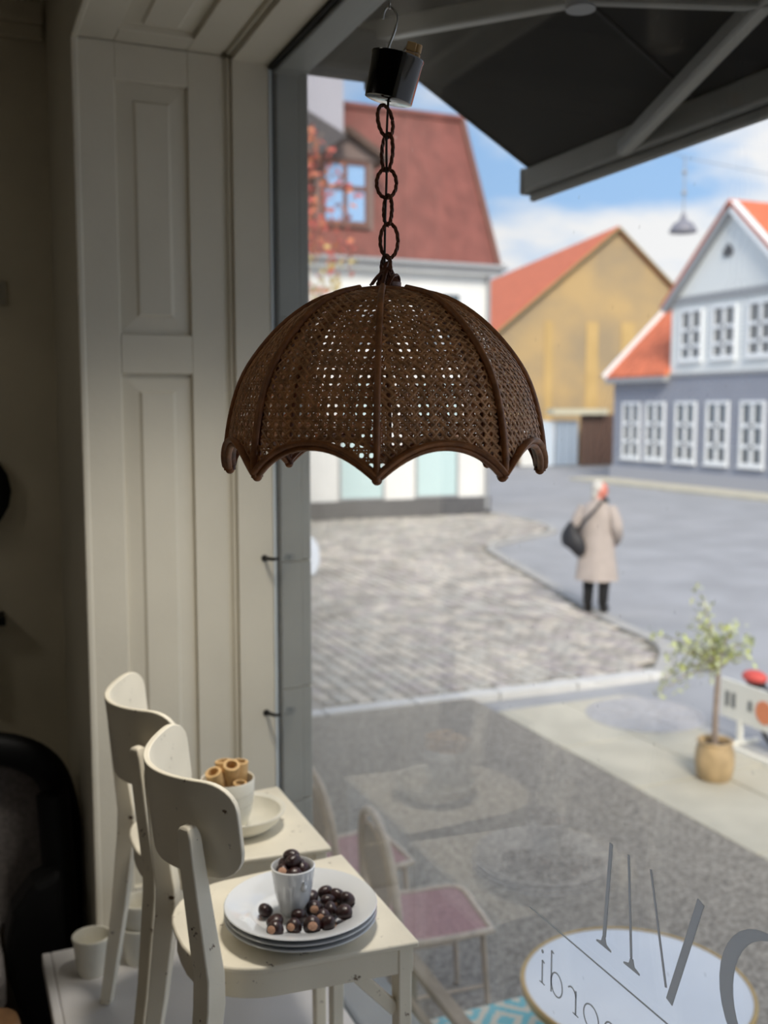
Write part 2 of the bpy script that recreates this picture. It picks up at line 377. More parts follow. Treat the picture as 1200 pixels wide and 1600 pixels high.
ARCH = 0.036
def rim_y(s): return 0.002+ARCH*(1-abs(s)**2.1)
PITCH = 0.0112
def cane_panel(i):
    m = MB(); step = 0.0055; hw = 0.00135; th = 0.0005
    def strand(f, t0, t1, off, ph):
        run = []
        n = max(2, int((t1-t0)/step)); out = []
        for k in range(n+1):
            t = t0+(t1-t0)*k/n; x, y = f(t)
            if y < 0 or y > ATOT: ok = False
            else:
                r = prof_at(y)[0]; s = x/(r*HALF); ok = abs(s) < 0.985 and y > rim_y(s)-0.002
            if ok: run.append((s, y, k))
            if (not ok or k == n) and run:
                if len(run) > 1: out.append(run)
                run = []
        for run in out:
            pts = [shade_pt(i, s, y, off+0.0007*math.sin(2*math.pi*(k*step)/(PITCH*2)+ph)) for s, y, k in run]
            kk = len(m.v)
            for q, p in enumerate(pts):
                d = pts[min(q+1, len(pts)-1)]-pts[max(q-1, 0)]
                nrm = p-Vector((LC.x, LC.y, LZ+0.02)); sd = d.cross(nrm)
                if sd.length < 1e-9: sd = Vector((0, 0, 1))
                sd.normalize(); up = sd.cross(d).normalized()
                m.v += [tuple(p+sd*hw), tuple(p+up*th), tuple(p-sd*hw), tuple(p-up*th)]
            for q in range(len(pts)-1):
                for j in range(4): m.f.append((kk+q*4+j, kk+q*4+(j+1) % 4, kk+q*4+4+(j+1) % 4, kk+q*4+4+j))
    W = LRAD*HALF+0.004
    k0 = int(W/PITCH)+1
    for k in range(-k0, k0+1):
        for e in (-0.0017, 0.0017): strand(lambda t, x=k*PITCH+e: (x, t), 0, ATOT, 0.0, 0 if e < 0 else math.pi)
    for k in range(0, int(ATOT/PITCH)+1):
        for e in (-0.0017, 0.0017): strand(lambda t, y=k*PITCH+e: (t, y), -W, W, 0.0004, math.pi if e < 0 else 0)
    M = int((W+ATOT)/PITCH)+2
    for k in range(-M, M+1):
        strand(lambda t, c=(k+0.5)*PITCH: (t, t+c), -W, W, 0.0012, 0.5)
        strand(lambda t, c=(k+0.5)*PITCH: (t, -t+c), -W, W, 0.0017, 2.0)
    return m.build('cane_panel', 'cane', lamp, fix=False)
for i in range(8):
    cane_panel(i)
    a = PH0+2*HALF*i
    pts = []; pin = []
    for k in range(25):
        y = ATOT*k/24; r, z, nr, nz = prof_at(y)
        pts.append((LC.x+(r+0.0035*nr)*math.cos(a), LC.y+(r+0.0035*nr)*math.sin(a), LZ+z+0.0035*nz))
        pin.append((LC.x+(r-0.004*nr)*math.cos(a), LC.y+(r-0.004*nr)*math.sin(a), LZ+z-0.004*nz))
    MB().tube(pts, 0.0042, 8).build('rib', 'rattan', lamp, smooth=60)
    MB().tube(pin, 0.0038, 6).build('inner_rib', 'rattan_dark', lamp, smooth=60)
    # scalloped rim: an outer band, an inner band and a binding under them
    for nm, off, dy, rad, fl in (('rim_band', 0.004, 0.003, 0.0058, 0.62), ('rim_lining', -0.004, 0.004, 0.005, 0.6), ('rim_binding', 0.0005, -0.0025, 0.0042, 0.8)):
        p = [shade_pt(i, s, rim_y(s)+dy, off) for s in [(-1+2*k/20) for k in range(21)]]
        MB().tube(p, rad, 8, flat=fl, up=None).build(nm, 'rattan' if nm != 'rim_lining' else 'rattan_dark', lamp, smooth=60)
    p0 = shade_pt(i, -1, 0.0, 0.0); MB().ball(p0+Vector((0, 0, 0.001)), (0.0062, 0.0062, 0.006), 10, 8).build('rim_knot', 'rattan', lamp, smooth=60)
# crown
zt = LZ+prof[-1][1]
MB().lathe([(0.012, zt+0.001), (0.046, zt-0.004), (0.049, zt-0.001), (0.047, zt+0.003), (0.03, zt+0.006), (0.012, zt+0.008)], (LC.x, LC.y, 0), 32).build('crown_ring', 'rattan', lamp, smooth=40)
MB().lathe([(0.009, zt+0.006), (0.016, zt+0.008), (0.016, zt+0.013), (0.011, zt+0.018), (0.004, zt+0.021)], (LC.x+LR.x*0.006, LC.y+LR.y*0.006, 0), 16).build('crown_nut', 'rattan_dark', lamp, smooth=40)
def px(u, v, d=1.32):
    """point at lamp depth from its picture offset (used for the crooked chain only)"""
    y = (800-v)/1600; sp, cp = math.sin(math.atan(.1)), math.cos(math.atan(.1)); t = d/(cp+y*sp)
    return (u-600)/1600*t, 1.38+t*(-sp+y*cp)
def link(c, hw, hh, az, tilt, nm='chain_link', strands=3, rad=0.00125):
    m = MB(); ax = Vector((LR.x*math.cos(az)+LF.x*math.sin(az), LR.y*math.cos(az)+LF.y*math.sin(az), 0)); up = Vector((0, 0, 1))
    nrm = ax.cross(up); u2 = (up*math.cos(tilt)+ax*math.sin(tilt)); a2 = (ax*math.cos(tilt)-up*math.sin(tilt))
    for s in range(strands):
        pts = []
        for k in range(40):
            t = 2*math.pi*k/40; tw = t*5+s*2*math.pi/strands
            rr = 0.0015*math.cos(tw); nn = 0.0015*math.sin(tw)
            ex, ez = hw+rr, hh+rr
            pts.append(c+a2*math.cos(t)*ex+u2*math.sin(t)*ez+nrm*nn)
        m.tube(pts, rad, 6, closed=True)
    return m.build(nm, 'rattan_dark', lamp, smooth=60)
for u, v0, v1, wpx, az, tilt in ((602, 160, 219, 25, 0.25, -0.22), (605, 206, 271, 21, 1.15, 0.06), (604, 260, 313, 36, 0.0, 0.0), (606, 302, 356, 20, 1.25, -0.15), (608, 346, 407, 33, 0.1, 0.0), (603, 396, 442, 20, 1.2, 0.25)):
    x, zz = px(u, (v0+v1)/2); _, za = px(u, v0); _, zb = px(u, v1)
    link(LP(x, 0, zz), max(0.009, wpx/1600*1.32/2 / max(0.45, math.cos(az)) - 0.0025), (za-zb)/2-0.0028, az, tilt)
# looped cane ends that tie the chain to the crown
def pl(l, dy=0.0): return [LP(px(u, v)[0], d+dy, px(u, v)[1]) for u, v, d in l]
for l in ([(579, 449, .02), (588, 436, .016), (598, 424, .008), (604, 410, .0), (607, 425, -.008), (604, 448, -.014)],
          [(596, 450, .024), (600, 432, .018), (606, 420, .006), (612, 428, -.006), (618, 436, -.012), (617, 449, -.016)],
          [(604, 450, .02), (612, 434, .012), (619, 432, 0), (621, 441, -.008), (613, 449, -.006)],
          [(590, 448, .006), (594, 430, .01), (602, 428, .012), (607, 440, .014), (600, 450, .016)]):
    b = crom(pl(l), 6)
    MB().tube(b, 0.0016, 6).tube([p+LR*0.0026+Vector((0, 0, .001)) for p in b], 0.0015, 6).build('tie_loop', 'rattan_dark', lamp, smooth=60)
MB().tube(crom(pl([(600, 448, 0), (601, 400, .002), (602, 340, -.003), (604, 280, .003), (604, 220, .004), (607, 150, 0)]), 8), 0.0016, 8).build('cord', mat('cord', (58, 44, 34), 0.5), lamp, smooth=60)
# tilted ceiling cup and terminal block
cx, cz = px(614, 124); tl = R(13)
CUPM = Matrix.Translation(LP(cx, 0, cz)) @ Matrix((( LR.x, LF.x, 0), (LR.y, LF.y, 0), (0, 0, 1))).to_4x4() @ Matrix.Rotation(tl, 4, 'Y') @ Matrix.Rotation(R(-5), 4, 'X')
def xf(mb, M): mb.v = [tuple(M @ Vector(p)) for p in mb.v]; return mb
xf(MB().lathe([(0.0285, -0.026), (0.030, -0.0255), (0.0325, 0.023), (0.0335, 0.0245), (0.0335, 0.027), (0.0318, 0.027), (0.0312, 0.022), (0.0287, -0.023), (0.004, -0.024), (0.004, -0.026)], (0, 0, 0), 40, closed=True), CUPM).build('ceiling_cup', 'black_gloss', lamp, smooth=35)
tb = MB()
for z in (0.030, 0.0415):
    tb.box((0.008, -0.006, z-0.0055), (0.020, 0.006, z+0.0052)).lathe([(0.0045, 0), (0.0045, 0.0105)], (0.0225, 0, z-0.0055), 12)
xf(tb, CUPM).build('terminal_block', 'brass_brown', lamp, bevel=0.0012)
xf(MB().tube([(0.0, 0, -0.01), (0.001, 0, 0.02), (0.005, 0, 0.036), (0.010, 0, 0.044)], 0.0013, 6), CUPM).build('wire', mat('wire_white', (200, 198, 190), 0.5), lamp)
# hook the lamp hangs from
hook = thing('s_hook', 'bent steel hook hanging from the window soffit, holding the lamp', 'hook', tuple(LP(px(610, 30)[0], 0, px(610, 60)[1])))
hp = crom(pl([(598, 30, 0), (601, 17, 0), (608, 10, 0), (616, 16, 0), (620, 30, 0), (617, 48, 0), (608, 72, 0), (602, 92, 0), (600, 104, 0), (606, 110, 0), (611, 104, 0)]), 6)
MB().tube(hp, 0.0017, 8).build('hook_wire', 'steel', hook, smooth=60)
e = LP(px(609, 6)[0], 0, px(609, 6)[1])
MB().tube([e+Vector((0.005*math.cos(t*math.pi/8)*LF.x, 0.005*math.cos(t*math.pi/8)*LF.y, 0.005*math.sin(t*math.pi/8))) for t in range(16)], 0.0014, 6, closed=True).build('eyelet', 'steel', hook, smooth=60)
MB().tube([e+Vector((0, 0, 0.004)), Vector((e.x, e.y, ZS+0.005))], 0.0019, 8).build('rod', 'steel', hook, smooth=60)
MB().lathe([(0.004, ZS-0.004), (0.012, ZS-0.003), (0.012, ZS+0.002)], (e.x, e.y, 0), 16).build('rose', 'steel', hook, smooth=40)

# ================================================================== the two cream chairs
SEAT = 0.46
def make_chair(label, loc):
    t = thing('wooden_chair', label, 'chair', (0, 0, 0), 'painted chairs in the window')
    cp_ = MATS['chair_paint']
    # seat board, D-shaped
    def outline(ins, n=10):
        p = []
        xf0, hw, hb = 0.19-ins, 0.192-ins, 0.165-ins
        p.append((xf0, -hw)); p.append((xf0, hw))
        for k in range(n+1):
            a = math.pi/2*k/n; p.append((-0.04-(0.155-ins)*math.sin(a)**1.0, (hb+0.008)*math.cos(a)**0.75 if k < n else 0.0))
        for k in range(n-1, -1, -1):
            a = math.pi/2*k/n; p.append((-0.04-(0.155-ins)*math.sin(a), -(hb+0.008)*math.cos(a)**0.75))
        return p
    MB().prism([(x, y, SEAT-0.011) for x, y in outline(0)], (0, 0, 0.011)).build('seat', cp_, t, bevel=0.0035, smooth=40)
    o = outline(0.008); q = outline(0.026); m = MB(); n = len(o)
    m.v = [(x, y, SEAT-0.011) for x, y in o]+[(x, y, SEAT-0.058) for x, y in o]+[(x, y, SEAT-0.058) for x, y in q]+[(x, y, SEAT-0.011) for x, y in q]
    for r_ in range(4):
        for j in range(n): m.f.append((r_*n+j, r_*n+(j+1) % n, ((r_+1) % 4)*n+(j+1) % n, ((r_+1) % 4)*n+j))
    m.build('apron', cp_, t, smooth=40, bevel=0.002)
    for s in (-1, 1):
        # front leg, tapered
        a, b = 0.036, 0.024
        x, y = 0.160, s*0.160; x2, y2 = 0.168, s*0.170
        MB().hexa([(x2-b/2, y2-b/2, 0), (x2+b/2, y2-b/2, 0), (x2+b/2, y2+b/2, 0), (x2-b/2, y2+b/2, 0)],
                  [(x-a/2+0.012, y-a/2+s*0.006, SEAT-0.011), (x+a/2+0.002, y-a/2+s*0.006, SEAT-0.011), (x+a/2+0.002, y+a/2+s*0.006, SEAT-0.011), (x-a/2+0.012, y+a/2+s*0.006, SEAT-0.011)]).build('leg', cp_, t, bevel=0.003)
        # brace under the seat behind the front leg
        MB().bar((0.155, s*0.165, SEAT-0.13), (0.085, s*0.16, SEAT-0.055), 0.016, 0.022).build('brace', cp_, t, bevel=0.002)
        # rear leg and back post in one bent piece
        path = [(-0.232, s*0.193, 0.0, 0.024, 0.026), (-0.196, s*0.180, 0.24, 0.030, 0.034), (-0.176, s*0.171, 0.42, 0.036, 0.040), (-0.175, s*0.169, 0.47, 0.036, 0.038),
                (-0.188, s*0.163, 0.58, 0.034, 0.032), (-0.199, s*0.157, 0.68, 0.033, 0.027), (-0.2005, s*0.156, 0.700, 0.032, 0.026), (-0.2015, s*0.156, 0.710, 0.028, 0.024), (-0.2015, s*0.156, 0.717, 0.021, 0.020), (-0.2015, s*0.156, 0.720, 0.010, 0.012)]
        rings = []
        for px_, py_, pz_, wy, wx in path:
            an = -s*R(30); ca_, sa_ = math.cos(an), math.sin(an)                 # posts lie flush on the curved back
            rings.append([(px_+a_*ca_-b_*sa_, py_+a_*sa_+b_*ca_, pz_) for a_, b_ in ((-wx/2, -wy/2), (wx/2, -wy/2), (wx/2, wy/2), (-wx/2, wy/2))])
        MB().loft(rings).build('leg', cp_, t, bevel=0.0035, smooth=30)
    # curved backrest board with rounded corners
    m = MB(); nx, th = 36, 0.011; HW, zc, hh = 0.203, 0.702, 0.082
    def bp(sv, zz): return (-0.234+0.105*(abs(sv)**2.0)-0.10*(zz-zc), sv*HW)
    col = []
    for k in range(nx+1):
        sv = -1+2*k/nx; sv = math.copysign(1-(1-abs(sv))**1.5, sv); e_ = max(0, (abs(sv)-0.74)/0.26); f = max(0.0, 1-e_**2.6)**0.5; f = max(0.40+0.60*f, 0.06) if e_ > 0 else 1.0
        col.append((sv, hh*f))
    for sv, h in col:
        for j in range(5):
            zz = zc+h*(-1+2*j/4)-0.012*math.cos(sv*1.6)+0.008; x, y = bp(sv, zz); m.v.append((x, y, zz))
    for sv, h in col:
        sl_ = 2*0.105*abs(sv)*math.copysign(1, sv)/HW; nn = Vector((1, -sl_, 0)).normalized()
        for j in range(5):
            zz = zc+h*(-1+2*j/4)-0.012*math.cos(sv*1.6)+0.008; x, y = bp(sv, zz); m.v.append((x+nn.x*th, y+nn.y*th, zz))
    g = (nx+1)*5
    for k in range(nx):
        for j in range(4):
            a = k*5+j; m.f.append((a, a+5, a+6, a+1)); m.f.append((g+a, g+a+1, g+a+6, g+a+5))
        for a in (k*5, k*5+4): m.f.append((a, a+5, g+a+5, g+a))
    for k in (0, nx):
        for j in range(4): a = k*5+j; m.f.append((a, a+1, g+a+1, g+a))
    m.build('backrest', cp_, t, bevel=0.002, smooth=45)
    t.location = loc
    return t
ch1 = make_chair('cream painted wooden chair nearest the camera, holding the stack of plates with chestnuts', (0.530, 1.730, 0))
ch2 = copy_tree(ch1); ch2.location = (0.522, 2.152, 0); ch2['label'] = 'cream painted wooden chair by the panelled reveal, holding the pot of wooden tubes'

# ---- plate stack
PC = (0.548, 1.672)
def plate(z, label):
    p = [(0.0001, 0.0), (0.078, 0.0), (0.082, 0.003), (0.098, 0.012), (0.134, 0.0215), (0.1365, 0.024), (0.135, 0.0255), (0.131, 0.0245), (0.098, 0.0165), (0.088, 0.0085), (0.083, 0.0055), (0.06, 0.0045), (0.0001, 0.0045)]
    return tag(MB().lathe(p, (PC[0], PC[1], z), 64).build('dinner_plate', 'porcelain', smooth=35), label, 'plate', 'stack of white plates')
plate(SEAT+0.0005, 'lowest white plate of the stack on the near cream chair')
plate(SEAT+0.0105, 'middle white plate of the stack on the near cream chair')
plate(SEAT+0.0205, 'top white plate of the stack, carrying a cup and loose chestnuts')
PZ = SEAT+0.0255
def cup(name, prof_, c, m, label, cat, group=None): return tag(MB().lathe(prof_, c, 40).build(name, m, smooth=40), label, cat, group)
tum = [(0.0001, 0), (0.0215, 0.0), (0.024, 0.003), (0.0265, 0.012), (0.034, 0.045), (0.0385, 0.078), (0.0395, 0.086), (0.0375, 0.0875), (0.0355, 0.085), (0.0335, 0.07), (0.027, 0.03), (0.02, 0.008), (0.0001, 0.006)]
UC = (0.536, 1.678)
teacup = cup('egg_cup', tum, (UC[0], UC[1], PZ), 'porcelain', 'small white footed cup full of chestnuts on the top plate', 'cup')
dm = Vector((-SA*0.75+CA*0.55, -CA*0.75-SA*0.55, 0)).normalized()
MB().ball(Vector((UC[0], UC[1], PZ+0.058))+dm*0.0362, (0.006, 0.006, 0.0075), 10, 6).ball(Vector((UC[0], UC[1], PZ+0.066))+dm*0.0372, 0.0035, 8, 6).build('relief_emblem', 'porcelain', teacup, smooth=60)
# ---- chestnuts
def make_chestnut():
    m = MB(); seg, ring = 16, 10; r = 0.0148
    for i in range(ring+1):
        t = math.pi*i/ring
        for j in range(seg):
            a = 2*math.pi*j/seg; k = 1+0.06*math.cos(3*a+1)*math.sin(t)
            m.v.append((r*1.08*k*math.sin(t)*math.cos(a), r*0.98*k*math.sin(t)*math.sin(a), r*(0.86*math.cos(t)+0.05*math.cos(2*t))))
    for i in range(ring):
        for j in range(seg): m.f.append((i*seg+j, (i+1)*seg+j, (i+1)*seg+(j+1) % seg, i*seg+(j+1) % seg))
    o = m.build('chestnut', 'chestnut', smooth=60)
    for vv in o.data.vertices: vv.co = vv.co+o.location
    o.location = (0, 0, 0)
    h = MB(); rr = r*0.94
    for i in range(4):
        t = 0.52*i/3
        for j in range(12):
            a = 2*math.pi*j/12; h.v.append((rr*1.1*math.sin(t)*math.cos(a)*1.05, rr*math.sin(t)*math.sin(a)*1.02, r*0.92*math.cos(t)+0.0026))
    for i in range(3):
        for j in range(12): h.f.append((i*12+j, (i+1)*12+j, (i+1)*12+(j+1) % 12, i*12+(j+1) % 12))
    for p in range(len(m.v)): pass
    me = h.build('hilum', 'hilum', o, smooth=60)
    return o
nut = make_chestnut(); zoff = nut.data.vertices[0].co.z
def nuts(spots, label, group, first=None):
    for k, (x, y, z, rx, ry, rz, s) in enumerate(spots):
        o = first if (k == 0 and first is not None) else copy_tree(nut)
        o.location = (x, y, z); o.rotation_euler = (rx, ry, rz); o.scale = (s, s, s); tag(o, label, 'chestnut', group)
cz_ = PZ+0.0128; yaw_c = math.atan2(-CA, -SA)
plate_nuts = []
face = (1.1, 0.0)
for k, (x, y, shows) in enumerate([(0.484, 1.678, 0), (0.488, 1.631, 0), (0.477, 1.597, 1), (0.513, 1.604, 1), (0.532, 1.636, 0), (0.540, 1.585, 1), (0.566, 1.650, 1), (0.566, 1.580, 0), (0.570, 1.615, 1),
                                   (0.604, 1.700, 0), (0.598, 1.668, 0), (0.592, 1.634, 0), (0.606, 1.606, 0), (0.628, 1.650, 0), (0.574, 1.690, 0), (0.620, 1.676, 0)]):
    if shows: rx, ry, rz = R(70), 0, yaw_c+R(90)+random.uniform(-.4, .4)
    else: rx, ry, rz = R(random.uniform(120, 240)), R(random.uniform(-40, 40)), random.uniform(0, 6)
    plate_nuts.append((x, y, cz_+(0.006 if (x-PC[0])**2+(y-PC[1])**2 > 0.0062 else 0), rx, ry, rz, random.uniform(0.9, 1.06)))
nuts(plate_nuts, 'shiny dark brown chestnut lying loose on the top white plate', 'chestnuts on the plate', nut)
ORD = ['leftmost', 'second from left', 'third from left', 'fourth from left', 'fifth from left', 'sixth from left', 'seventh from left', 'eighth from left', 'eighth from right', 'seventh from right', 'sixth from right', 'fifth from right', 'fourth from right', 'third from right', 'second from right', 'rightmost']
for k, o in enumerate(sorted([o for o in C.objects if o.get('group') == 'chestnuts on the plate'], key=lambda o: cam_u(*o.location)[0])):
    pale = abs(o.rotation_euler[0]-R(70)) < 0.01
    o['label'] = ('pale-spotted dark brown chestnut, ' if pale else 'plain dark brown chestnut, ')+ORD[k]+' of those lying on the plate'
cup_nuts = []
for k, (dx, dy, dz, sh) in enumerate([(-0.017, -0.009, 0.078, 1), (0.004, -0.018, 0.077, 0), (0.018, 0.001, 0.079, 0), (0.006, 0.015, 0.080, 0), (-0.014, 0.014, 0.081, 0), (0.0, 0.0, 0.094, 0), (-0.004, 0.017, 0.096, 0)]):
    x = UC[0]+dx*CA+dy*SA; y = UC[1]-dx*SA+dy*CA
    cup_nuts.append((x, y, PZ+dz, R(60) if sh else R(random.uniform(130, 230)), 0, yaw_c+R(90) if sh else random.uniform(0, 6), 0.95))
nuts(cup_nuts, 'dark brown chestnut heaped in the small white cup', 'chestnuts in the cup')
CL = ['pale-spotted chestnut at the front left of the small white cup', 'plain chestnut at the front middle of the small white cup', 'plain chestnut against the right rim of the small white cup', 'plain chestnut at the back right inside the small white cup',
      'plain chestnut at the back left inside the small white cup', 'front one of the two chestnuts on top of the heap in the cup', 'rear one of the two chestnuts on top of the heap in the cup']
for l_, o in zip(CL, [o for o in C.objects if o.get('group') == 'chestnuts in the cup']): o['label'] = l_

# ---- dish and pot with wooden tubes on the far chair
DC = (0.560, 2.135)
cup('deep_dish', [(0.0001, 0), (0.062, 0), (0.070, 0.004), (0.088, 0.020), (0.094, 0.036), (0.101, 0.040), (0.1015, 0.043), (0.097, 0.043), (0.090, 0.040), (0.084, 0.022), (0.066, 0.007), (0.0001, 0.006)], (DC[0], DC[1], SEAT+0.0005), 'stoneware', 'cream deep dish under the pot on the far cream chair', 'dish')
TC = (0.530, 2.120); TZ = SEAT+0.0075
tp = [(0.0001, 0), (0.034, 0), (0.038, 0.004), (0.051, 0.040), (0.057, 0.080), (0.0588, 0.112), (0.0575, 0.116), (0.0550, 0.114), (0.0535, 0.085), (0.046, 0.036), (0.034, 0.009), (0.0001, 0.008)]
tpot = cup('stoneware_pot', tp, (TC[0], TC[1], TZ), 'stoneware', 'white stoneware pot with incised rings holding wooden tubes', 'pot')
for z, r in ((0.062, 0.0545), (0.088, 0.0576)):
    MB().tube([(TC[0]+r*math.cos(a*math.pi/20), TC[1]+r*math.sin(a*math.pi/20), TZ+z) for a in range(40)], 0.0006, 6, closed=True).build('incised_ring', mat('ring_shadow', (190, 184, 168), 0.6), tpot)
mat('tube_wood', (214, 176, 122), 0.6, 0.12, 60, 0.1, 200)
tubes = [(-0.029, -0.014, 0.134, -14, -20), (0.010, -0.004, 0.147, 8, -24), (-0.014, 0.029, 0.144, -6, 2), (0.024, 0.029, 0.143, 4, 0), (0.031, -0.024, 0.114, 4, -6)]
for k, (dx, dy, top, ax, ay) in enumerate(tubes):
    ro, ri, L = (0.0182, 0.0124, 0.075) if k < 4 else (0.015, 0.0105, 0.07)
    M = Matrix.Translation((TC[0]+dx*CA+dy*SA, TC[1]-dx*SA+dy*CA, TZ+top)) @ Matrix.Rotation(-YAW, 4, 'Z') @ Matrix.Rotation(R(ax), 4, 'Y') @ Matrix.Rotation(R(-ay), 4, 'X')
    lab = ['pale wooden tube leaning toward the camera on the left of the pot', 'pale wooden tube standing highest at the middle of the pot', 'pale wooden tube at the back left of the pot',
           'pale wooden tube at the back right, half hidden behind the tallest tube', 'pale wooden tube sunk low at the front right of the pot'][k]
    tag(xf(MB().lathe([(ri, 0), (ro-0.001, 0), (ro, -0.001), (ro, -L), (ri, -L)], (0, 0, 0), 24, closed=True), M).build('wooden_tube', 'tube_wood', smooth=35), lab, 'tube', 'wooden tubes in the pot')
# ---- cups on the platform
beaker = [(0.0001, 0), (0.034, 0), (0.036, 0.003), (0.0445, 0.085), (0.047, 0.09), (0.0465, 0.096), (0.043, 0.096), (0.041, 0.085), (0.033, 0.008), (0.0001, 0.006)]
cup('beaker', beaker, (0.276, 2.490, 0), 'stoneware', 'single white beaker standing alone at the corner of the platform', 'beaker', 'white beakers on the platform')
cup('beaker', beaker, (0.392, 2.500, 0), 'stoneware', 'lower white beaker of the two stacked behind the chair leg', 'beaker', 'white beakers on the platform')
cup('beaker', beaker, (0.394, 2.500, 0.0625), 'stoneware', 'upper white beaker of the two stacked behind the chair leg', 'beaker', 'white beakers on the platform')
# ---- pegs on the jamb
for k, z in enumerate((0.985, 0.562)):
    p = thing('jamb_hook', ['black peg hook on the window jamb, the upper one', 'black peg hook on the window jamb, the lower one'][k], 'hook', (0.77, WR-0.012, z), 'pegs on the jamb')
    MB().tube([(0.765, WR-0.012, z), (0.778, WR-0.045, z+0.001), (0.790, WR-0.06, z+0.004)], [0.006, 0.005, 0.003], 8).build('peg', 'black_metal', p, smooth=60)
    MB().lathe([(0.009, -0.002), (0.009, 0.002)], (0, 0, 0), 12).build('plate', 'black_metal', p)
    p.children[-1].location = (-0.005, 0, 0); p.children[-1].rotation_euler = (R(90), 0, 0)
    for vv in p.children[-1].data.vertices: vv.co = vv.co + Vector(chain_loc(p))

# ================================================================== street
mat('asphalt', (158, 159, 162), 0.75, 0.10, 1.2, 0.25, 90)
mat('chippings', (146, 140, 130), 0.8, 0.45, 45, 0.6, 90)
mat('slab', (194, 188, 170), 0.8, 0.08, 3, 0.15, 60)
mat('kerb', (172, 170, 166), 0.75, 0.08, 5, 0.15, 60)
mat('sett_a', (176, 172, 164), 0.7, 0.22, 2.2, 0.2, 30)
mat('sett_b', (160, 154, 146), 0.7, 0.22, 2.2, 0.2, 30)
mat('sett_c', (192, 184, 172), 0.7, 0.22, 2.2, 0.2, 30)
mat('sett_d', (168, 160, 156), 0.7, 0.22, 2.2, 0.2, 30)
mat('joint', (112, 108, 98), 0.95, 0.2, 20, 0.3)
road = struct(MB().box((0.9, -25, ST-0.4), (90, 110, ST-0.07)), 'road', 'asphalt')
strip = struct(MB().box((0.905, -6, ST-0.3), (4.28, 8.05, ST-0.004)), 'forecourt', 'chippings')
# sidewalk of large slabs
walk = struct(MB().box((4.28, -6, ST-0.3), (5.72, 7.62, ST-0.03)), 'sidewalk', 'joint')
sw, k = 0.0, 0
for row, (x0, x1) in enumerate(((4.285, 4.985), (4.995, 5.56))):
    y = 7.6
    while y > 1.5:
        L = (1.05, 0.92, 1.15)[k % 3]; k += 1
        dz = random.uniform(-0.004, 0.003)
        MB().box((x0, y-L, ST-0.05), (x1, y-0.012, ST+dz)).build('slab', 'slab', walk, bevel=0.006)
        y -= L
y = 7.6
while y > 1.5:
    MB().box((5.57, y-0.9, ST-0.2), (5.72, y-0.012, ST+random.uniform(0.0, 0.005))).build('kerb_stone', 'kerb', walk, bevel=0.01); y -= 0.9
# round cover set in the sidewalk
cov = thing('round_cover', 'round grey metal cover set flush in the pale sidewalk', 'manhole cover', (5.40, 7.0, ST))
mat('cover_metal', (180, 178, 178), 0.55, 0.15, 30, 0.4, 120)
MB().lathe([(0.46, -0.02), (0.46, 0.008), (0.49, 0.010), (0.50, 0.006), (0.50, -0.02)], (5.40, 7.0, ST), 48, closed=True).build('rim', 'cover_metal', cov, smooth=30)
MB().lathe([(0.0001, -0.02), (0.455, -0.02), (0.455, 0.006), (0.44, 0.009), (0.0001, 0.012)], (5.40, 7.0, ST), 48).build('lid', 'cover_metal', cov, smooth=30)
for q in range(8):
    a = q*math.pi/4
    MB().bar((5.4+0.1*math.cos(a), 7+0.1*math.sin(a), ST+0.013), (5.4+0.42*math.cos(a), 7+0.42*math.sin(a), ST+0.012), 0.03, 0.008).build('tread_rib', 'cover_metal', cov)
# cobbled plaza with granite kerb
edge = crom([(6.45, 8.12, 0), (7.25, 9.1, 0), (7.54, 10.5, 0), (8.36, 13.4, 0), (8.95, 15.6, 0), (9.55, 17.2, 0), (10.9, 18.2, 0), (12.0, 18.9, 0), (12.6, 20.4, 0), (12.75, 22.6, 0)], 5)
poly = [(1.0, 8.12, ST-0.3)]+[(p.x, p.y, ST-0.3) for p in edge]+[(12.75, 24, ST-0.3), (1.0, 24, ST-0.3)]
plaza = struct(MB().prism(poly, (0, 0, 0.28)), 'cobbled_plaza', 'joint')
mat('kerb_light', (206, 205, 202), 0.75, 0.06, 5, 0.15, 60)
def kerb_run(a, b, km='kerb'):
    a, b = Vector(a), Vector(b); d = (b-a)
    MB().bar(a+d*0.01+Vector((0, 0, ST-0.095)), b-d*0.01+Vector((0, 0, ST-0.095)), 0.17, 0.2).build('kerb_stone', km, plaza, bevel=0.012)
x = 1.2
while x < 6.4: kerb_run((x, 8.17, 0), (min(6.44, x+0.85), 8.17, 0), 'kerb_light'); x += 0.85
for i in range(len(edge)-1): kerb_run(edge[i], edge[i+1])
def edge_x(y):
    for i in range(len(edge)-1):
        if edge[i].y <= y <= edge[i+1].y or edge[i+1].y <= y <= edge[i].y:
            t = (y-edge[i].y)/max(1e-6, edge[i+1].y-edge[i].y); return edge[i].x+(edge[i+1].x-edge[i].x)*t
    return 12.7
setts = []; row = 0; x = 1.6
while x < 12.6:
    y = 8.27+random.uniform(0, .1); sx_ = 0.135+random.uniform(-.008, .008)
    while y < 22.55:
        L = random.uniform(0.17, 0.25)
        if x+sx_ < edge_x(y)-0.1 and x+sx_ < edge_x(y+L)-0.1:
            u, v = cam_u(x, y, ST)
            if 462 < u < 1100: setts.append((v, x, y, sx_, L))
        y += L+0.02
    x += sx_+0.02; row += 1
setts.sort(reverse=True)
smesh = []
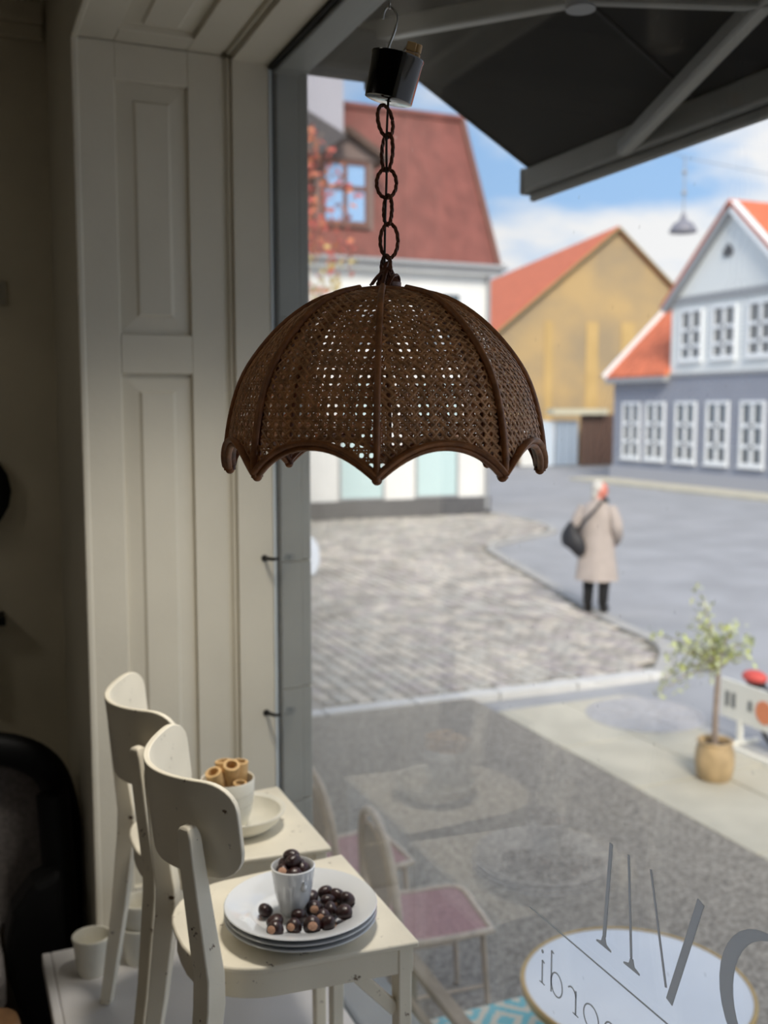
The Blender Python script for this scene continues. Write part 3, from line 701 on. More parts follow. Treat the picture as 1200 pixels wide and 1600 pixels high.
for nm in ('sett_a', 'sett_b', 'sett_c', 'sett_d'):
    m = MB().hexa([(-.5, -.5, -0.06), (.5, -.5, -0.06), (.5, .5, -0.06), (-.5, .5, -0.06)], [(-.5, -.5, -0.008), (.5, -.5, -0.008), (.5, .5, -0.008), (-.5, .5, -0.008)])
    m.v += [(-.4, -.42, 0.003), (.4, -.42, 0.003), (.4, .42, 0.003), (-.4, .42, 0.003)]; m.f.remove((4, 5, 6, 7))
    m.f += [(4, 5, 9, 8), (5, 6, 10, 9), (6, 7, 11, 10), (7, 4, 8, 11), (8, 9, 10, 11)]
    me = bpy.data.meshes.new('sett'); me.from_pydata(m.v, [], m.f); me.materials.append(MATS[nm]); smesh.append((me, m))
pl_ = chain_loc(plaza)
for v, x, y, a, L in setts[:300]:
    o = bpy.data.objects.new('sett', random.choice(smesh)[0]); C.objects.link(o); o.parent = plaza
    o.location = Vector((x+a/2, y+L/2, ST+random.uniform(-.004, .004)))-pl_; o.scale = (a, L, 1); o.rotation_euler = (random.uniform(-.02, .02), random.uniform(-.02, .02), 0)
far = [MB() for _ in range(4)]
for v, x, y, a, L in setts[300:]:
    i = random.randrange(4); dz = ST+random.uniform(-.005, .005)
    far[i].add([(x+a/2+p[0]*a, y+L/2+p[1]*L, dz+p[2]) for p in smesh[i][1].v], smesh[i][1].f)
for i in range(4): far[i].build('sett_field', ('sett_a', 'sett_b', 'sett_c', 'sett_d')[i], plaza, kind='stuff', fix=False)

# ================================================================== buildings
def window(parent, O, X, Z, w, h, nx=2, rows=(0.36, 0.64), fr='win_white', pane='pane_sky', depth=(0, 0, 0), fw=0.07, sill=True, bar=0.05):
    """O lower-left corner on the wall, X unit vector along the wall, Z up, depth = outward unit vector"""
    O, X, D = Vector(O), Vector(X), Vector(depth); Zv = Vector((0, 0, 1))
    def b(a0, a1, b0, b1, d0, d1):
        q = [O+X*a+Zv*c+D*d for d in (d0,) for a, c in ((a0, b0), (a1, b0), (a1, b1), (a0, b1))]
        q2 = [p+D*(d1-d0) for p in q]; return q, q2
    m = MB()
    for r_ in ((0, fw, 0, h), (w-fw, w, 0, h), (fw, w-fw, 0, fw), (fw, w-fw, h-fw, h)): m.hexa(*b(*r_, -0.02, 0.06))
    win_ = m.build('window', fr, parent)
    for i in range(1, nx):
        c = w*i/nx; MB().hexa(*b(c-bar, c+bar, fw, h-fw, -0.01, 0.05)).build('mullion', fr, win_)
    zz = 0
    for r_ in rows[:-1]:
        zz += r_; MB().hexa(*b(fw, w-fw, h*zz-bar, h*zz+bar, -0.01, 0.05)).build('transom', fr, win_)
    zb = [0]; s_ = 0
    for r_ in rows: s_ += r_; zb.append(s_)
    for i in range(nx):
        for j in range(len(rows)):
            MB().hexa(*b(w*i/nx+(fw if i == 0 else bar), w*(i+1)/nx-(fw if i == nx-1 else bar), h*zb[j]+(fw if j == 0 else bar), h*zb[j+1]-(fw if j == len(rows)-1 else bar), -0.01, 0.015)).build('pane', pane, win_)
    if sill: MB().hexa(*b(-0.03, w+0.03, -0.07, 0, 0, 0.10)).build('sill', fr, win_)
    return win_
mat('win_white', (238, 240, 240), 0.5)
mat('pane_sky', (92, 104, 112), 0.06, spec=0.9)
mat('pane_dark', (112, 116, 118), 0.08, spec=0.8)
mat('plaster_white', (232, 232, 228), 0.85, 0.03, 1)
mat('plinth_dark', (92, 92, 94), 0.8, 0.06, 2)
mat('tile_red', (128, 76, 68), 0.8, 0.16, 3.0, 0.5, 6, stretch=(1, 1, 0.4))
mat('tile_orange', (206, 112, 78), 0.8, 0.12, 2.5, 0.4, 6)
mat('plaster_yellow', (186, 158, 112), 0.9, 0.0, 0.35, col2=(158, 140, 112), ramp=(0.38, 0.62))
mat('grey_low', (150, 154, 164), 0.8, 0.03, 1)
mat('grey_high', (234, 236, 232), 0.8, 0.02, 1)
mat('grey_trim', (158, 160, 162), 0.8)
mat('brown_wood', (92, 70, 60), 0.7, 0.1, 4)
# --- white corner building with red mansard roof
wbld = thing('corner_building', 'white corner building with a steep red tiled roof and a dormer window', 'building', (9, 24, ST))
MB().box((2, 22.8, ST), (12.55, 26.5, 4.8)).build('wall', 'plaster_white', wbld)
MB().box((2, 22.72, ST-0.1), (12.58, 22.8, -0.80)).build('plinth', 'plinth_dark', wbld)
for x0, x1 in ((4.4, 5.6), (6.45, 7.65), (8.5, 9.68), (10.5, 11.68)):
    window(wbld, (x0, 22.8, -0.78), (1, 0, 0), None, x1-x0, 2.9, 1, (1.0,), fr='grey_trim', pane=mat('pane_aqua', (196, 220, 220), 0.15, spec=0.7), depth=(0, -1, 0), fw=0.05, sill=False)
for x0 in (4.6, 6.6, 8.6, 10.55): window(wbld, (x0, 22.8, 2.75), (1, 0, 0), None, 1.2, 1.5, 2, (0.64, 0.36), depth=(0, -1, 0))
MB().box((2, 22.55, 4.66), (12.75, 22.8, 4.82)).build('eaves', 'plaster_white', wbld)
MB().tube([(2, 22.45, 4.84), (12.8, 22.45, 4.84)], 0.07, 8).build('gutter', 'grey_trim', wbld)
MB().tube([(12.45, 22.7, 4.7), (12.45, 22.7, ST+0.1)], 0.05, 8).build('downpipe', 'grey_trim', wbld)
roofm = MB().prism([(12.6, 22.5, 4.8), (12.6, 24.55, 8.86), (12.6, 26.6, 4.8)], (-10.6, 0, 0))
roofm.build('roof', 'tile_red', wbld)
MB().tube([(2, 24.55, 8.88), (12.62, 24.55, 8.88)], 0.11, 8).build('ridge_tiles', 'tile_red', wbld)
MB().bar((12.62, 22.5, 4.86), (12.62, 24.55, 8.92), 0.12, 0.1).build('verge', mat('verge_brown', (120, 84, 74), 0.8), wbld)
dm_ = MB().box((8.0, 22.9, 5.55), (9.45, 24.2, 7.2)).prism([(7.85, 22.85, 7.18), (9.6, 22.85, 7.18), (8.72, 22.85, 7.72)], (0, 1.6, 0)).build('dormer', mat('dormer_grey', (128, 110, 104), 0.8), wbld)
for s in (-1, 1): MB().bar((8.72, 22.7, 7.80), (8.72+s*1.02, 22.7, 7.20), 0.14, 0.16, up=(0, 1, 0)).bar((8.72, 24.2, 7.80), (8.72+s*1.02, 24.2, 7.20), 0.1, 0.1).hexa([(8.72, 22.7, 7.74), (8.72+s*1.02, 22.7, 7.14), (8.72+s*1.02, 24.3, 7.14), (8.72, 24.3, 7.74)], [(8.72, 22.7, 7.84), (8.72+s*1.02, 22.7, 7.24), (8.72+s*1.02, 24.3, 7.24), (8.72, 24.3, 7.84)]).build('dormer_roof', 'brown_wood', wbld)
window(wbld, (8.15, 22.9, 5.68), (1, 0, 0), None, 1.15, 1.45, 2, (0.58, 0.42), fr='verge_brown', pane=mat('pane_sky_reflection', (150, 190, 232), 0.05, spec=0.9), depth=(0, -1, 0), fw=0.08, sill=True)  # blue sky reflection is put into the pane colour
# --- separate pale house: overhanging upper block, grouped under the corner building
lb = wbld
MB().prism([(2.2, 22.42, 8.26), (7.056, 22.42, 8.26), (7.75, 22.42, 7.95), (8.52, 22.42, 7.60), (8.52, 22.42, 10.6), (2.2, 22.42, 10.6)], (0, 2.2, 0)).build('pale_house_block', mat('plaster_lilac', (176, 174, 182), 0.85, 0.03, 1), lb)
MB().prism([(2.2, 22.38, 8.32), (7.06, 22.38, 8.30), (8.60, 22.38, 7.57), (7.9, 22.38, 7.10), (2.2, 22.38, 6.4)], (0, 0.6, 0)).build('lean_roof', mat('slate', (84, 80, 82), 0.7), lb)
MB().prism([(2.1, 22.3, 10.6), (8.7, 22.3, 10.6), (8.7, 24.7, 10.6), (2.1, 24.7, 10.6)], (0, 0, 0.15)).build('pale_house_roof', 'tile_red', lb)
# --- yellow gabled building
yd, ye = Vector((0.21, 0.978, 0)), Vector((0.978, -0.21, 0)); YA = Vector((30.05, 42.0, 0))
yb = thing('yellow_building', 'old yellow plastered building with a plain gable and orange tiled roof', 'building', (30, 46, ST))
ap, el, er, ez, az_ = YA, YA-ye*5.9, YA+ye*5.3, 5.0, 9.9
MB().prism([tuple(el+Vector((0, 0, ST))), tuple(er+Vector((0, 0, ST))), tuple(er+Vector((0, 0, ez))), tuple(ap+Vector((0, 0, az_))), tuple(el+Vector((0, 0, ez)))], yd*26).build('wall', 'plaster_yellow', yb)
for s, q in ((-1, el), (1, er)):
    a0 = ap+Vector((0, 0, az_+0.05))-yd*0.15; d_ = (q+Vector((0, 0, ez))-ap-Vector((0, 0, az_))); b0 = a0+d_*1.08
    up = Vector((0, 0, 0.22))
    MB().hexa([a0, b0, b0+yd*26.3, a0+yd*26.3], [a0+up, b0+up, b0+yd*26.3+up, a0+yd*26.3+up]).build('roof', 'tile_orange', yb)
    MB().bar(a0-yd*0.02+up*0.4, b0-yd*0.02+up*0.4, 0.1, 0.28, up=tuple(yd)).build('verge', mat('verge_olive', (150, 134, 96), 0.8), yb)
for t0, t1 in ((-3.6, -3.2), (-1.5, -0.9), (0.3, 1.0), (2.2, 2.6)):
    MB().hexa([YA+ye*t0-yd*0.04+Vector((0, 0, 0.5)), YA+ye*t1-yd*0.04+Vector((0, 0, 0.5)), YA+ye*t1+Vector((0, 0, 0.5)), YA+ye*t0+Vector((0, 0, 0.5))],
              [YA+ye*t0-yd*0.04+Vector((0, 0, 5.6)), YA+ye*t1-yd*0.04+Vector((0, 0, 5.6)), YA+ye*t1+Vector((0, 0, 5.6)), YA+ye*t0+Vector((0, 0, 5.6))]).build('wall_patch', mat('plaster_fresh', (192, 162, 108), 0.9, 0.06, 1), yb)
# yard in front of it: gate, lean-to and fence panels
gt = thing('yard_gate', 'dark brown timber gate under a pale canopy by the yellow building', 'gate', (28, 40.8, ST))
for i in range(7): MB().box((27.4+i*0.36, 40.8, ST), (27.72+i*0.36, 40.9, 1.15)).build('board', 'brown_wood', gt)
MB().box((25.6, 40.4, 1.15), (28.6, 41.0, 1.42)).build('canopy', mat('canopy_beige', (196, 192, 170), 0.8), gt)
for nm, x0, x1, col, lab in (('fence_panel', 24.2, 25.0, (226, 226, 222), 'white fence panel left of the yard gate'), ('fence_panel', 25.05, 26.0, (198, 210, 222), 'pale blue fence panel left of the yard gate'), ('fence_panel', 26.05, 27.3, (150, 164, 180), 'steel blue fence panel beside the yard gate')):
    f = thing(nm, lab, 'fence', ((x0+x1)/2, 40.9, ST), 'fence panels of the yard')
    n_ = 3
    for i in range(n_):
        w_ = (x1-x0)/n_; MB().box((x0+i*w_, 40.9, ST), (x0+(i+1)*w_-0.03, 40.96, 0.85)).build('board', mat('fence_%d%d%d' % col, col, 0.7), f)
# --- grey house across the street
gh = thing('grey_house', 'grey two-tone house with a white-windowed gable and orange roof', 'building', (25, 28, ST))
GX = 23.4
MB().box((GX, 14, ST-0.1), (GX+7, 32.7, 2.55)).build('wall', 'grey_low', gh)
MB().prism([(GX, 29.42, 2.55), (GX, 23.5, 2.55), (GX, 23.5, 5.0), (GX, 26.46, 7.75), (GX, 29.42, 5.0)], (7, 0, 0)).build('gable_wall', 'grey_high', gh)
MB().box((GX-0.10, 14, ST-0.1), (GX, 32.75, -0.75)).build('plinth', mat('plinth_grey', (168, 170, 178), 0.8), gh)
MB().box((GX-0.08, 23.45, 4.98), (GX, 29.47, 5.22)).build('cornice', 'grey_trim', gh)
MB().box((GX-0.05, 23.5, 2.5), (GX, 29.42, 2.62)).build('string_course', 'grey_trim', gh)
for s in (-1, 1):
    MB().bar((GX-0.12, 26.46, 7.88), (GX-0.12, 26.46+s*3.25, 4.86), 0.3, 0.26, up=(1, 0, 0)).build('bargeboard', 'grey_trim' if s > 0 else 'win_white', gh)
    a, b = Vector((GX-0.25, 26.46, 7.9)), Vector((GX-0.25, 26.46+s*3.3, 4.85)); d_ = Vector((7.5, 0, 0)); up = Vector((0, 0, 0.15))
    MB().hexa([a, b, b+d_, a+d_], [a+up, b+up, b+d_+up, a+d_+up]).build('gable_roof', 'tile_orange', gh)
MB().prism([(GX-0.05, 26.5, 6.3), (GX-0.05, 26.85, 6.3), (GX-0.05, 26.9, 6.5), (GX-0.05, 26.67, 6.72), (GX-0.05, 26.45, 6.5)], (0.08, 0, 0)).build('oculus', 'plinth_dark', gh)
# low wing and main roof
for y0, y1 in ((29.42, 32.85), (14, 23.5)):
    a = Vector((GX-0.25, y0, 2.48)); b = Vector((GX+4.0, y0, 6.45)); up = Vector((0, 0, 0.16)); d_ = Vector((0, y1-y0, 0))
    MB().hexa([a, b, b+d_, a+d_], [a+up, b+up, b+d_+up, a+d_+up]).build('main_roof', 'tile_orange', gh)
    MB().box((GX-0.3, y0, 2.36), (GX, y1, 2.55)).build('eaves', 'grey_trim', gh)
MB().bar((GX-0.3, 32.9, 2.55), (GX+4.0, 32.9, 6.58), 0.12, 0.34).build('verge', 'win_white', gh)
for i, yw in enumerate((31.03, 29.64, 27.99, 26.40, 24.79, 23.15, 21.5)):
    window(gh, (GX, yw, -0.42), (0, 1, 0), None, 1.08, 2.08, 2, (0.30, 0.32, 0.38), depth=(-1, 0, 0), fw=0.1, bar=0.065, pane='pane_dark')
for yw in (27.80, 26.19, 24.55): window(gh, (GX, yw, 3.05), (0, 1, 0), None, 1.12, 1.72, 2, (0.28, 0.32, 0.40), depth=(-1, 0, 0), fw=0.09, bar=0.06, pane='pane_dark')
MB().box((GX-1.6, 14, ST-0.1), (GX-0.1, 33.2, ST+0.02)).build('pavement', 'slab', gh)
# distant row closing the street
fb = thing('far_house', 'distant brick house closing the far end of the street', 'building', (18, 70, ST))
MB().box((10, 70, ST), (26, 78, 4.2)).prism([(10, 70, 4.2), (26, 70, 4.2), (26, 74, 4.2), (10, 74, 4.2)], (0, 0, 0.1)).build('wall', mat('far_brick', (176, 150, 130), 0.9), fb)
MB().prism([(9.8, 69.8, 4.2), (9.8, 78.2, 4.2), (9.8, 74, 7.6)], (16.4, 0, 0)).build('roof', 'tile_red', fb)

# ================================================================== awning outside
AY1, AY0, AF, AZ0 = 2.9, -2.6, 1.756, 2.133; SL = 0.57
aw = thing('awning', 'black folding-arm awning with grey front bar above the window', 'awning', (1.3, 0.5, 2.1))
mat('awning_cloth', (12, 12, 14), 0.85, 0.1, 20); mat('awning_bar', (128, 128, 124), 0.5, 0.05, 10); mat('awning_arm', (132, 132, 128), 0.4)
NW = 7
for i in range(NW):
    y0 = AY0+(AY1-AY0)*i/NW; y1 = AY0+(AY1-AY0)*(i+1)/NW
    z1 = AZ0+(AF-0.93)*SL
    MB().hexa([(AF, y0+0.004, AZ0), (AF, y1, AZ0), (0.93, y1, z1), (0.93, y0+0.004, z1)], [(AF, y0+0.004, AZ0+0.004), (AF, y1, AZ0+0.004), (0.93, y1, z1+0.004), (0.93, y0+0.004, z1+0.004)]).build('cloth_width', 'awning_cloth', aw)
    MB().bar((AF, y1, AZ0-0.002), (0.93, y1, z1-0.002), 0.012, 0.004).build('seam', mat('seam', (44, 44, 46), 0.8), aw)
MB().box((AF-0.035, AY0, AZ0-0.062), (AF+0.03, AY1+0.02, AZ0+0.012)).box((AF-0.012, AY0, AZ0-0.09), (AF+0.012, AY1+0.02, AZ0-0.062)).build('front_bar', 'awning_bar', aw, bevel=0.008)
MB().box((AF-0.038, AY1+0.02, AZ0-0.068), (AF+0.034, AY1+0.04, AZ0+0.016)).build('end_cap', 'grey_trim', aw, bevel=0.008)
def arm(a, el_, b):
    MB().bar(a, el_, 0.045, 0.05).build('upper_arm', 'awning_arm', aw, bevel=0.008)
    MB().bar(el_, b, 0.04, 0.045).build('lower_arm', 'awning_arm', aw, bevel=0.008)
    MB().lathe([(0.034, -0.035), (0.034, 0.035)], el_, 16).build('elbow', 'grey_trim', aw, smooth=40)
def fz(x): return AZ0+(AF-x)*SL-0.065
arm((1.12, 2.78, fz(1.12)), (1.34, 2.03, fz(1.34)), (1.70, 1.35, fz(1.70)))
arm((1.0, -0.6, fz(1.0)), (1.45, 1.35, fz(1.45)), (1.722, 2.39, fz(1.722)))
MB().box((0.905, AY0, 2.50), (1.03, AY1+0.1, 2.66)).build('cassette', mat('cassette', (176, 168, 150), 0.6), aw, bevel=0.01)
MB().box((0.93, 2.70, 2.30), (1.16, 2.80, 2.42)).build('bracket', 'plinth_dark', aw, bevel=0.015)
MB().lathe([(0.012, 0), (0.014, 0.06), (0.03, 0.07), (0.03, 0.13)], (1.12, 2.75, 2.27), 12).build('crank_gear', 'plinth_dark', aw, smooth=40)
MB().tube([(1.155+0.024*math.cos(t*math.pi/8), 2.75, 2.375+0.036*math.sin(t*math.pi/8)) for t in range(16)], 0.008, 8, closed=True).build('crank_eye', 'grey_trim', aw, smooth=60)

# ================================================================== cafe furniture outside
mat('rattan_pale', (208, 192, 172), 0.5, 0.12, 30)
mat('weave_mauve', (182, 140, 138), 0.7, 0.25, 90, 0.2, 120)
mat('weave_cream', (190, 178, 166), 0.7, 0.18, 90, 0.2, 120)
def hoop_path(cx, cy, z0, top, hw, lean, n=24):
    pts = []
    for k in range(n+1):
        t = k/n; a = math.pi*t; y = cy-hw*math.cos(a); h = math.sin(a)**0.6; z = z0+(top-z0)*h; pts.append((cx-lean*h, y, z))
    return pts
def bistro(label, cx, cy, rz):
    """woven bistro chair facing +x, hoop back"""
    t = thing('bistro_chair', label, 'chair', (0, 0, 0), 'woven bistro chairs outside')
    SH, TOP = 0.45, 0.93
    q = [(0.20, -0.20), (0.21, 0.0), (0.20, 0.20), (0.0, 0.215), (-0.18, 0.19), (-0.20, 0), (-0.18, -0.19), (0.0, -0.215)]
    MB().prism([(x, y, SH-0.012) for x, y in q], (0, 0, 0.014)).build('seat', 'weave_mauve', t, bevel=0.004)
    ring = crom([(x, y, SH) for x, y in q+[q[0]]], 4)[:-1]
    MB().tube(ring, 0.015, 8, closed=True).build('seat_frame', 'rattan_pale', t, smooth=60)
    MB().tube([(-0.19-0.02, -0.195, SH-0.02)]+hoop_path(-0.215, 0, SH, TOP, 0.255, 0.04)+[(-0.21, 0.195, SH-0.02)], 0.019, 8).build('back_hoop', 'rattan_pale', t, smooth=60)
    # woven medallion in the back: inner hoop, panel and stay canes
    inner = [(-0.285+0.0*k, 0.190*math.cos(k*math.pi/12), 0.70+0.175*math.sin(k*math.pi/12)) for k in range(24)]
    inner = [(-0.215-0.05*min(1, max(0, (p[2]-SH)/(TOP-SH)))**0.8, p[1], p[2]) for p in inner]
    MB().tube(inner, 0.008, 6, closed=True).build('inner_hoop', 'rattan_pale', t, smooth=60)
    MB().prism(inner, (0.008, 0, 0)).build('back_weave', 'weave_cream', t)
    for s in (-1, 1):
        MB().tube([(-0.215, s*0.08, SH), (-0.25, s*0.085, 0.575)], 0.008, 6).build('stay', 'rattan_pale', t)
        MB().tube([(0.17, s*0.17, SH), (0.20, s*0.19, 0)], [0.015, 0.012], 8).build('leg', 'rattan_pale', t, smooth=60)
        MB().tube([(-0.19, s*0.18, SH), (-0.25, s*0.20, 0)], [0.015, 0.012], 8).build('leg', 'rattan_pale', t, smooth=60)
        MB().tube([(0.18, s*0.18, 0.2), (-0.215, s*0.19, 0.2)], 0.008, 6).build('stretcher', 'rattan_pale', t)
    t.location = (cx, cy, ST); t.rotation_euler = (0, 0, rz)
    return t
b1 = bistro('woven bistro chair with mauve seat, fully in view just outside the glass', 1.82, 3.78, R(-6))
b2 = copy_tree(b1); b2.location = (1.75, 4.46, ST); b2.rotation_euler = (0, 0, R(4)); b2['label'] = 'woven bistro chair standing next to the grey window jamb, farther away'
# round table
tb_ = thing('cafe_table', 'round cafe table with shiny white top and brass rim', 'table', (2.0, 2.6, ST))
MB().lathe([(0.0001, -0.51), (0.362, -0.51), (0.362, -0.49), (0.0001, -0.488)], (2.0, 2.6, 0), 64).build('table_top', mat('table_white', (238, 242, 246), 0.16, 0.015, 8), tb_, smooth=30)
MB().lathe([(0.362, -0.515), (0.374, -0.513), (0.376, -0.49), (0.370, -0.4855), (0.362, -0.487)], (2.0, 2.6, 0), 64, closed=True).build('table_rim', mat('brass', (190, 160, 104), 0.3, metal=0.7), tb_, smooth=40)
MB().tube([(2.0, 2.6, -0.51), (2.0, 2.6, ST+0.03)], 0.03, 12).build('column', 'black_metal', tb_, smooth=40)
for q in range(4):
    a = q*math.pi/2+0.4; MB().tube([(2.0, 2.6, ST+0.10), (2.0+0.15*math.cos(a), 2.6+0.15*math.sin(a), ST+0.05), (2.0+0.3*math.cos(a), 2.6+0.3*math.sin(a), ST+0.012)], 0.014, 8).build('foot', 'black_metal', tb_, smooth=60)
# bench with patterned turquoise cushion
def ikat():
    m = bpy.data.materials.new('turquoise_pattern'); m.use_nodes = True; n = m.node_tree.nodes; l = m.node_tree.links.new; b = n['Principled BSDF']; MATS['ikat'] = m
    t = n.new('ShaderNodeTexCoord'); sep = n.new('ShaderNodeSeparateXYZ'); l(t.outputs['Object'], sep.inputs[0])
    def tri(o, sc):
        a = n.new('ShaderNodeMath'); a.operation = 'PINGPONG'; a.inputs[1].default_value = sc; l(o, a.inputs[0]); return a
    a1, a2 = tri(sep.outputs['X'], 0.10), tri(sep.outputs['Y'], 0.10); s = n.new('ShaderNodeMath'); s.operation = 'ADD'; l(a1.outputs[0], s.inputs[0]); l(a2.outputs[0], s.inputs[1])
    z = n.new('ShaderNodeTexNoise'); z.inputs['Scale'].default_value = 60; l(t.outputs['Object'], z.inputs['Vector'])
    s2 = n.new('ShaderNodeMath'); s2.operation = 'MULTIPLY_ADD'; s2.inputs[1].default_value = 0.03; l(z.outputs['Fac'], s2.inputs[0]); l(s.outputs[0], s2.inputs[2])
    p = n.new('ShaderNodeMath'); p.operation = 'PINGPONG'; p.inputs[1].default_value = 0.035; l(s2.outputs[0], p.inputs[0])
    g = n.new('ShaderNodeMath'); g.operation = 'GREATER_THAN'; g.inputs[1].default_value = 0.017; l(p.outputs[0], g.inputs[0])
    mx = n.new('ShaderNodeMix'); mx.data_type = 'RGBA'; mx.inputs[6].default_value = (*lin((232, 226, 206)), 1); mx.inputs[7].default_value = (*lin((128, 208, 216)), 1); l(g.outputs[0], mx.inputs[0])
    l(mx.outputs[2], b.inputs['Base Color']); b.inputs['Roughness'].default_value = 0.9
ikat()
bn = thing('garden_bench', 'weathered wooden bench frame under the turquoise cushion beside the round table', 'bench', (1.55, 2.7, ST))
mat('bench_wood', (150, 136, 116), 0.7, 0.12, 12, 0.1, 60, stretch=(6, 1, 6))
for i in range(6): MB().box((1.14+i*0.085, 2.0, -0.84), (1.215+i*0.085, 3.12, -0.82)).build('slat', 'bench_wood', bn, bevel=0.003)
MB().box((1.10, 2.0, -0.90), (1.135, 3.16, -0.822)).build('rail', 'bench_wood', bn); MB().box((1.66, 2.0, -0.90), (1.70, 3.16, -0.822)).build('rail', 'bench_wood', bn)
for x_ in (1.12, 1.68):
    for y_ in (2.05, 3.1): MB().box((x_-0.02, y_-0.02, ST), (x_+0.02, y_+0.02, -0.84)).build('leg', 'bench_wood', bn)
MB().bar((1.47, 3.30, -0.60), (1.47, 2.0, -0.64), 0.05, 0.03).build('arm_rail', 'bench_wood', bn, bevel=0.004)
MB().bar((1.40, 3.26, -0.66), (1.40, 2.0, -0.70), 0.025, 0.025).build('arm_rail', 'bench_wood', bn, bevel=0.004)
MB().box((1.39, 3.2, -0.86), (1.49, 3.24, -0.62)).build('arm_post', 'bench_wood', bn)
tag(MB().box((1.18, 2.05, -0.82), (1.88, 3.10, -0.765)).build('seat_cushion', 'ikat', bevel=0.02), 'flat seat cushion with turquoise and cream diamond pattern', 'cushion')

# ================================================================== lettering on the glass (reads from the street, mirrored from inside)
mat('letter_grey', (150, 150, 148), 0.6)
_n = MATS['letter_grey'].node_tree; _t = _n.nodes.new('ShaderNodeBsdfTranslucent'); _t.inputs[0].default_value = (0.66, 0.66, 0.65, 1)
_m = _n.nodes.new('ShaderNodeMixShader'); _m.inputs[0].default_value = 0.88
_n.links.new(_n.nodes['Principled BSDF'].outputs[0], _m.inputs[1]); _n.links.new(_t.outputs[0], _m.inputs[2]); _n.links.new(_m.outputs[0], _n.nodes['Material Output'].inputs[0])
GX_ = 0.7962
def flat_poly(pts, parent, nm): MB().prism([(GX_, w, z) for w, z in pts], (-0.0007, 0, 0)).build(nm, 'letter_grey', parent)
def stroke(pts, wd, closed=False):
    pts = [Vector((p[0], p[1])) for p in pts]; n = len(pts); m = MB(); ws = wd if isinstance(wd, (list, tuple)) else [wd]*n
    for i, p in enumerate(pts):
        d = (pts[(i+1) % n]-pts[i-1]) if closed else (pts[min(i+1, n-1)]-pts[max(i-1, 0)])
        d.normalize(); nn = Vector((-d.y, d.x))*ws[i]/2
        for x_ in (GX_, GX_-0.0007): m.v += [(x_, (p+nn).x, (p+nn).y), (x_, (p-nn).x, (p-nn).y)]
    for i in range(n if closed else n-1):
        a, b = i*4, ((i+1) % n)*4
        m.f += [(a, a+1, b+1, b), (a+2, b+2, b+3, a+3), (a, b, b+2, a+2), (a+1, a+3, b+3, b+1)]
    if not closed: m.f += [(0, 2, 3, 1), (n*4-4, n*4-3, n*4-1, n*4-2)]
    return m
def arc2(c, rx, rz_, a0, a1, n=16): return [(c[0]+rx*math.cos(R(a0+(a1-a0)*k/n)), c[1]+rz_*math.sin(R(a0+(a1-a0)*k/n))) for k in range(n+1)]
sign_ = thing('window_lettering', 'grey serif lettering with a thin rule stuck on the window glass', 'lettering', (GX_, 1.1, 0.6))
stroke([(1.30, 0.6185), (0.2, 0.6185)], 0.0022).build('rule', 'letter_grey', sign_)
ZB = 0.652
def serif(w, wd=0.03): flat_poly([(w-wd/2, ZB-0.001), (w+wd/2, ZB-0.001), (w+wd/2, ZB+0.0015), (w+0.006, ZB+0.005), (w+0.003, ZB+0.014), (w-0.003, ZB+0.014), (w-0.006, ZB+0.005), (w-wd/2, ZB+0.0015)], sign_, 'serif')
serif(1.108, 0.034); serif(1.046, 0.034)
stroke([(1.1072, ZB+0.0145), (1.096, ZB+0.15)], 0.0075).build('letter', 'letter_grey', sign_)
stroke([(1.0472, ZB+0.0145), (1.046+0.012, ZB+0.15)], 0.0045).build('letter', 'letter_grey', sign_)
stroke([(0.9765, ZB+0.012), (1.012, ZB+0.15)], 0.004).build('letter', 'letter_grey', sign_)
stroke([(0.9695, ZB-0.003), (0.918, ZB+0.15)], 0.0125).build('letter', 'letter_grey', sign_)
bo = arc2((0.80, ZB+0.078), 0.072, 0.082, 0, 360, 36)[:-1]
stroke(bo, [0.006+0.016*abs(math.cos(R(10*k))) for k in range(36)], True).build('letter', 'letter_grey', sign_)
stroke([(0.862, ZB+0.028), (0.80, ZB-0.006), (0.76, ZB-0.004)], [0.004, 0.012, 0.02]).build('letter', 'letter_grey', sign_)
# small line of text below the rule: n o r d i
ZL, XH, SW = 0.516, 0.036, 0.0022
def sm(pts, wd=SW, closed=False): stroke(pts, wd, closed).build('small_letter', 'letter_grey', sign_)
def foot(w): sm([(w-0.007, ZL), (w+0.007, ZL)], 0.0016)
w = 1.262; sm([(w, ZL), (w, ZL+XH)], 0.003); foot(w); sm([(w-0.006, ZL+XH-0.002), (w, ZL+XH)]); sm(arc2((w, ZL+XH+0.014), 0.002, 0.002, 0, 360, 10)[:-1], 0.002, True)
w = 1.222; sm(arc2((w, ZL+XH/2), 0.015, XH/2, 0, 360, 24)[:-1], SW, True); sm([(w+0.015, ZL), (w+0.015, ZL+0.064)], 0.003); sm([(w+0.009, ZL+0.062), (w+0.015, ZL+0.064)])
w = 1.172; sm([(w, ZL), (w, ZL+XH)], 0.003); foot(w); sm(arc2((w+0.011, ZL+XH-0.012), 0.011, 0.012, 170, 40, 8))
w = 1.134; sm(arc2((w, ZL+XH/2), 0.018, XH/2, 0, 360, 24)[:-1], SW, True)
w = 1.074; sm([(w, ZL), (w, ZL+XH)], 0.003); foot(w); sm(arc2((w+0.014, ZL+XH-0.014), 0.014, 0.014, 175, 0, 10)+[(w+0.028, ZL)], SW); foot(w+0.028)

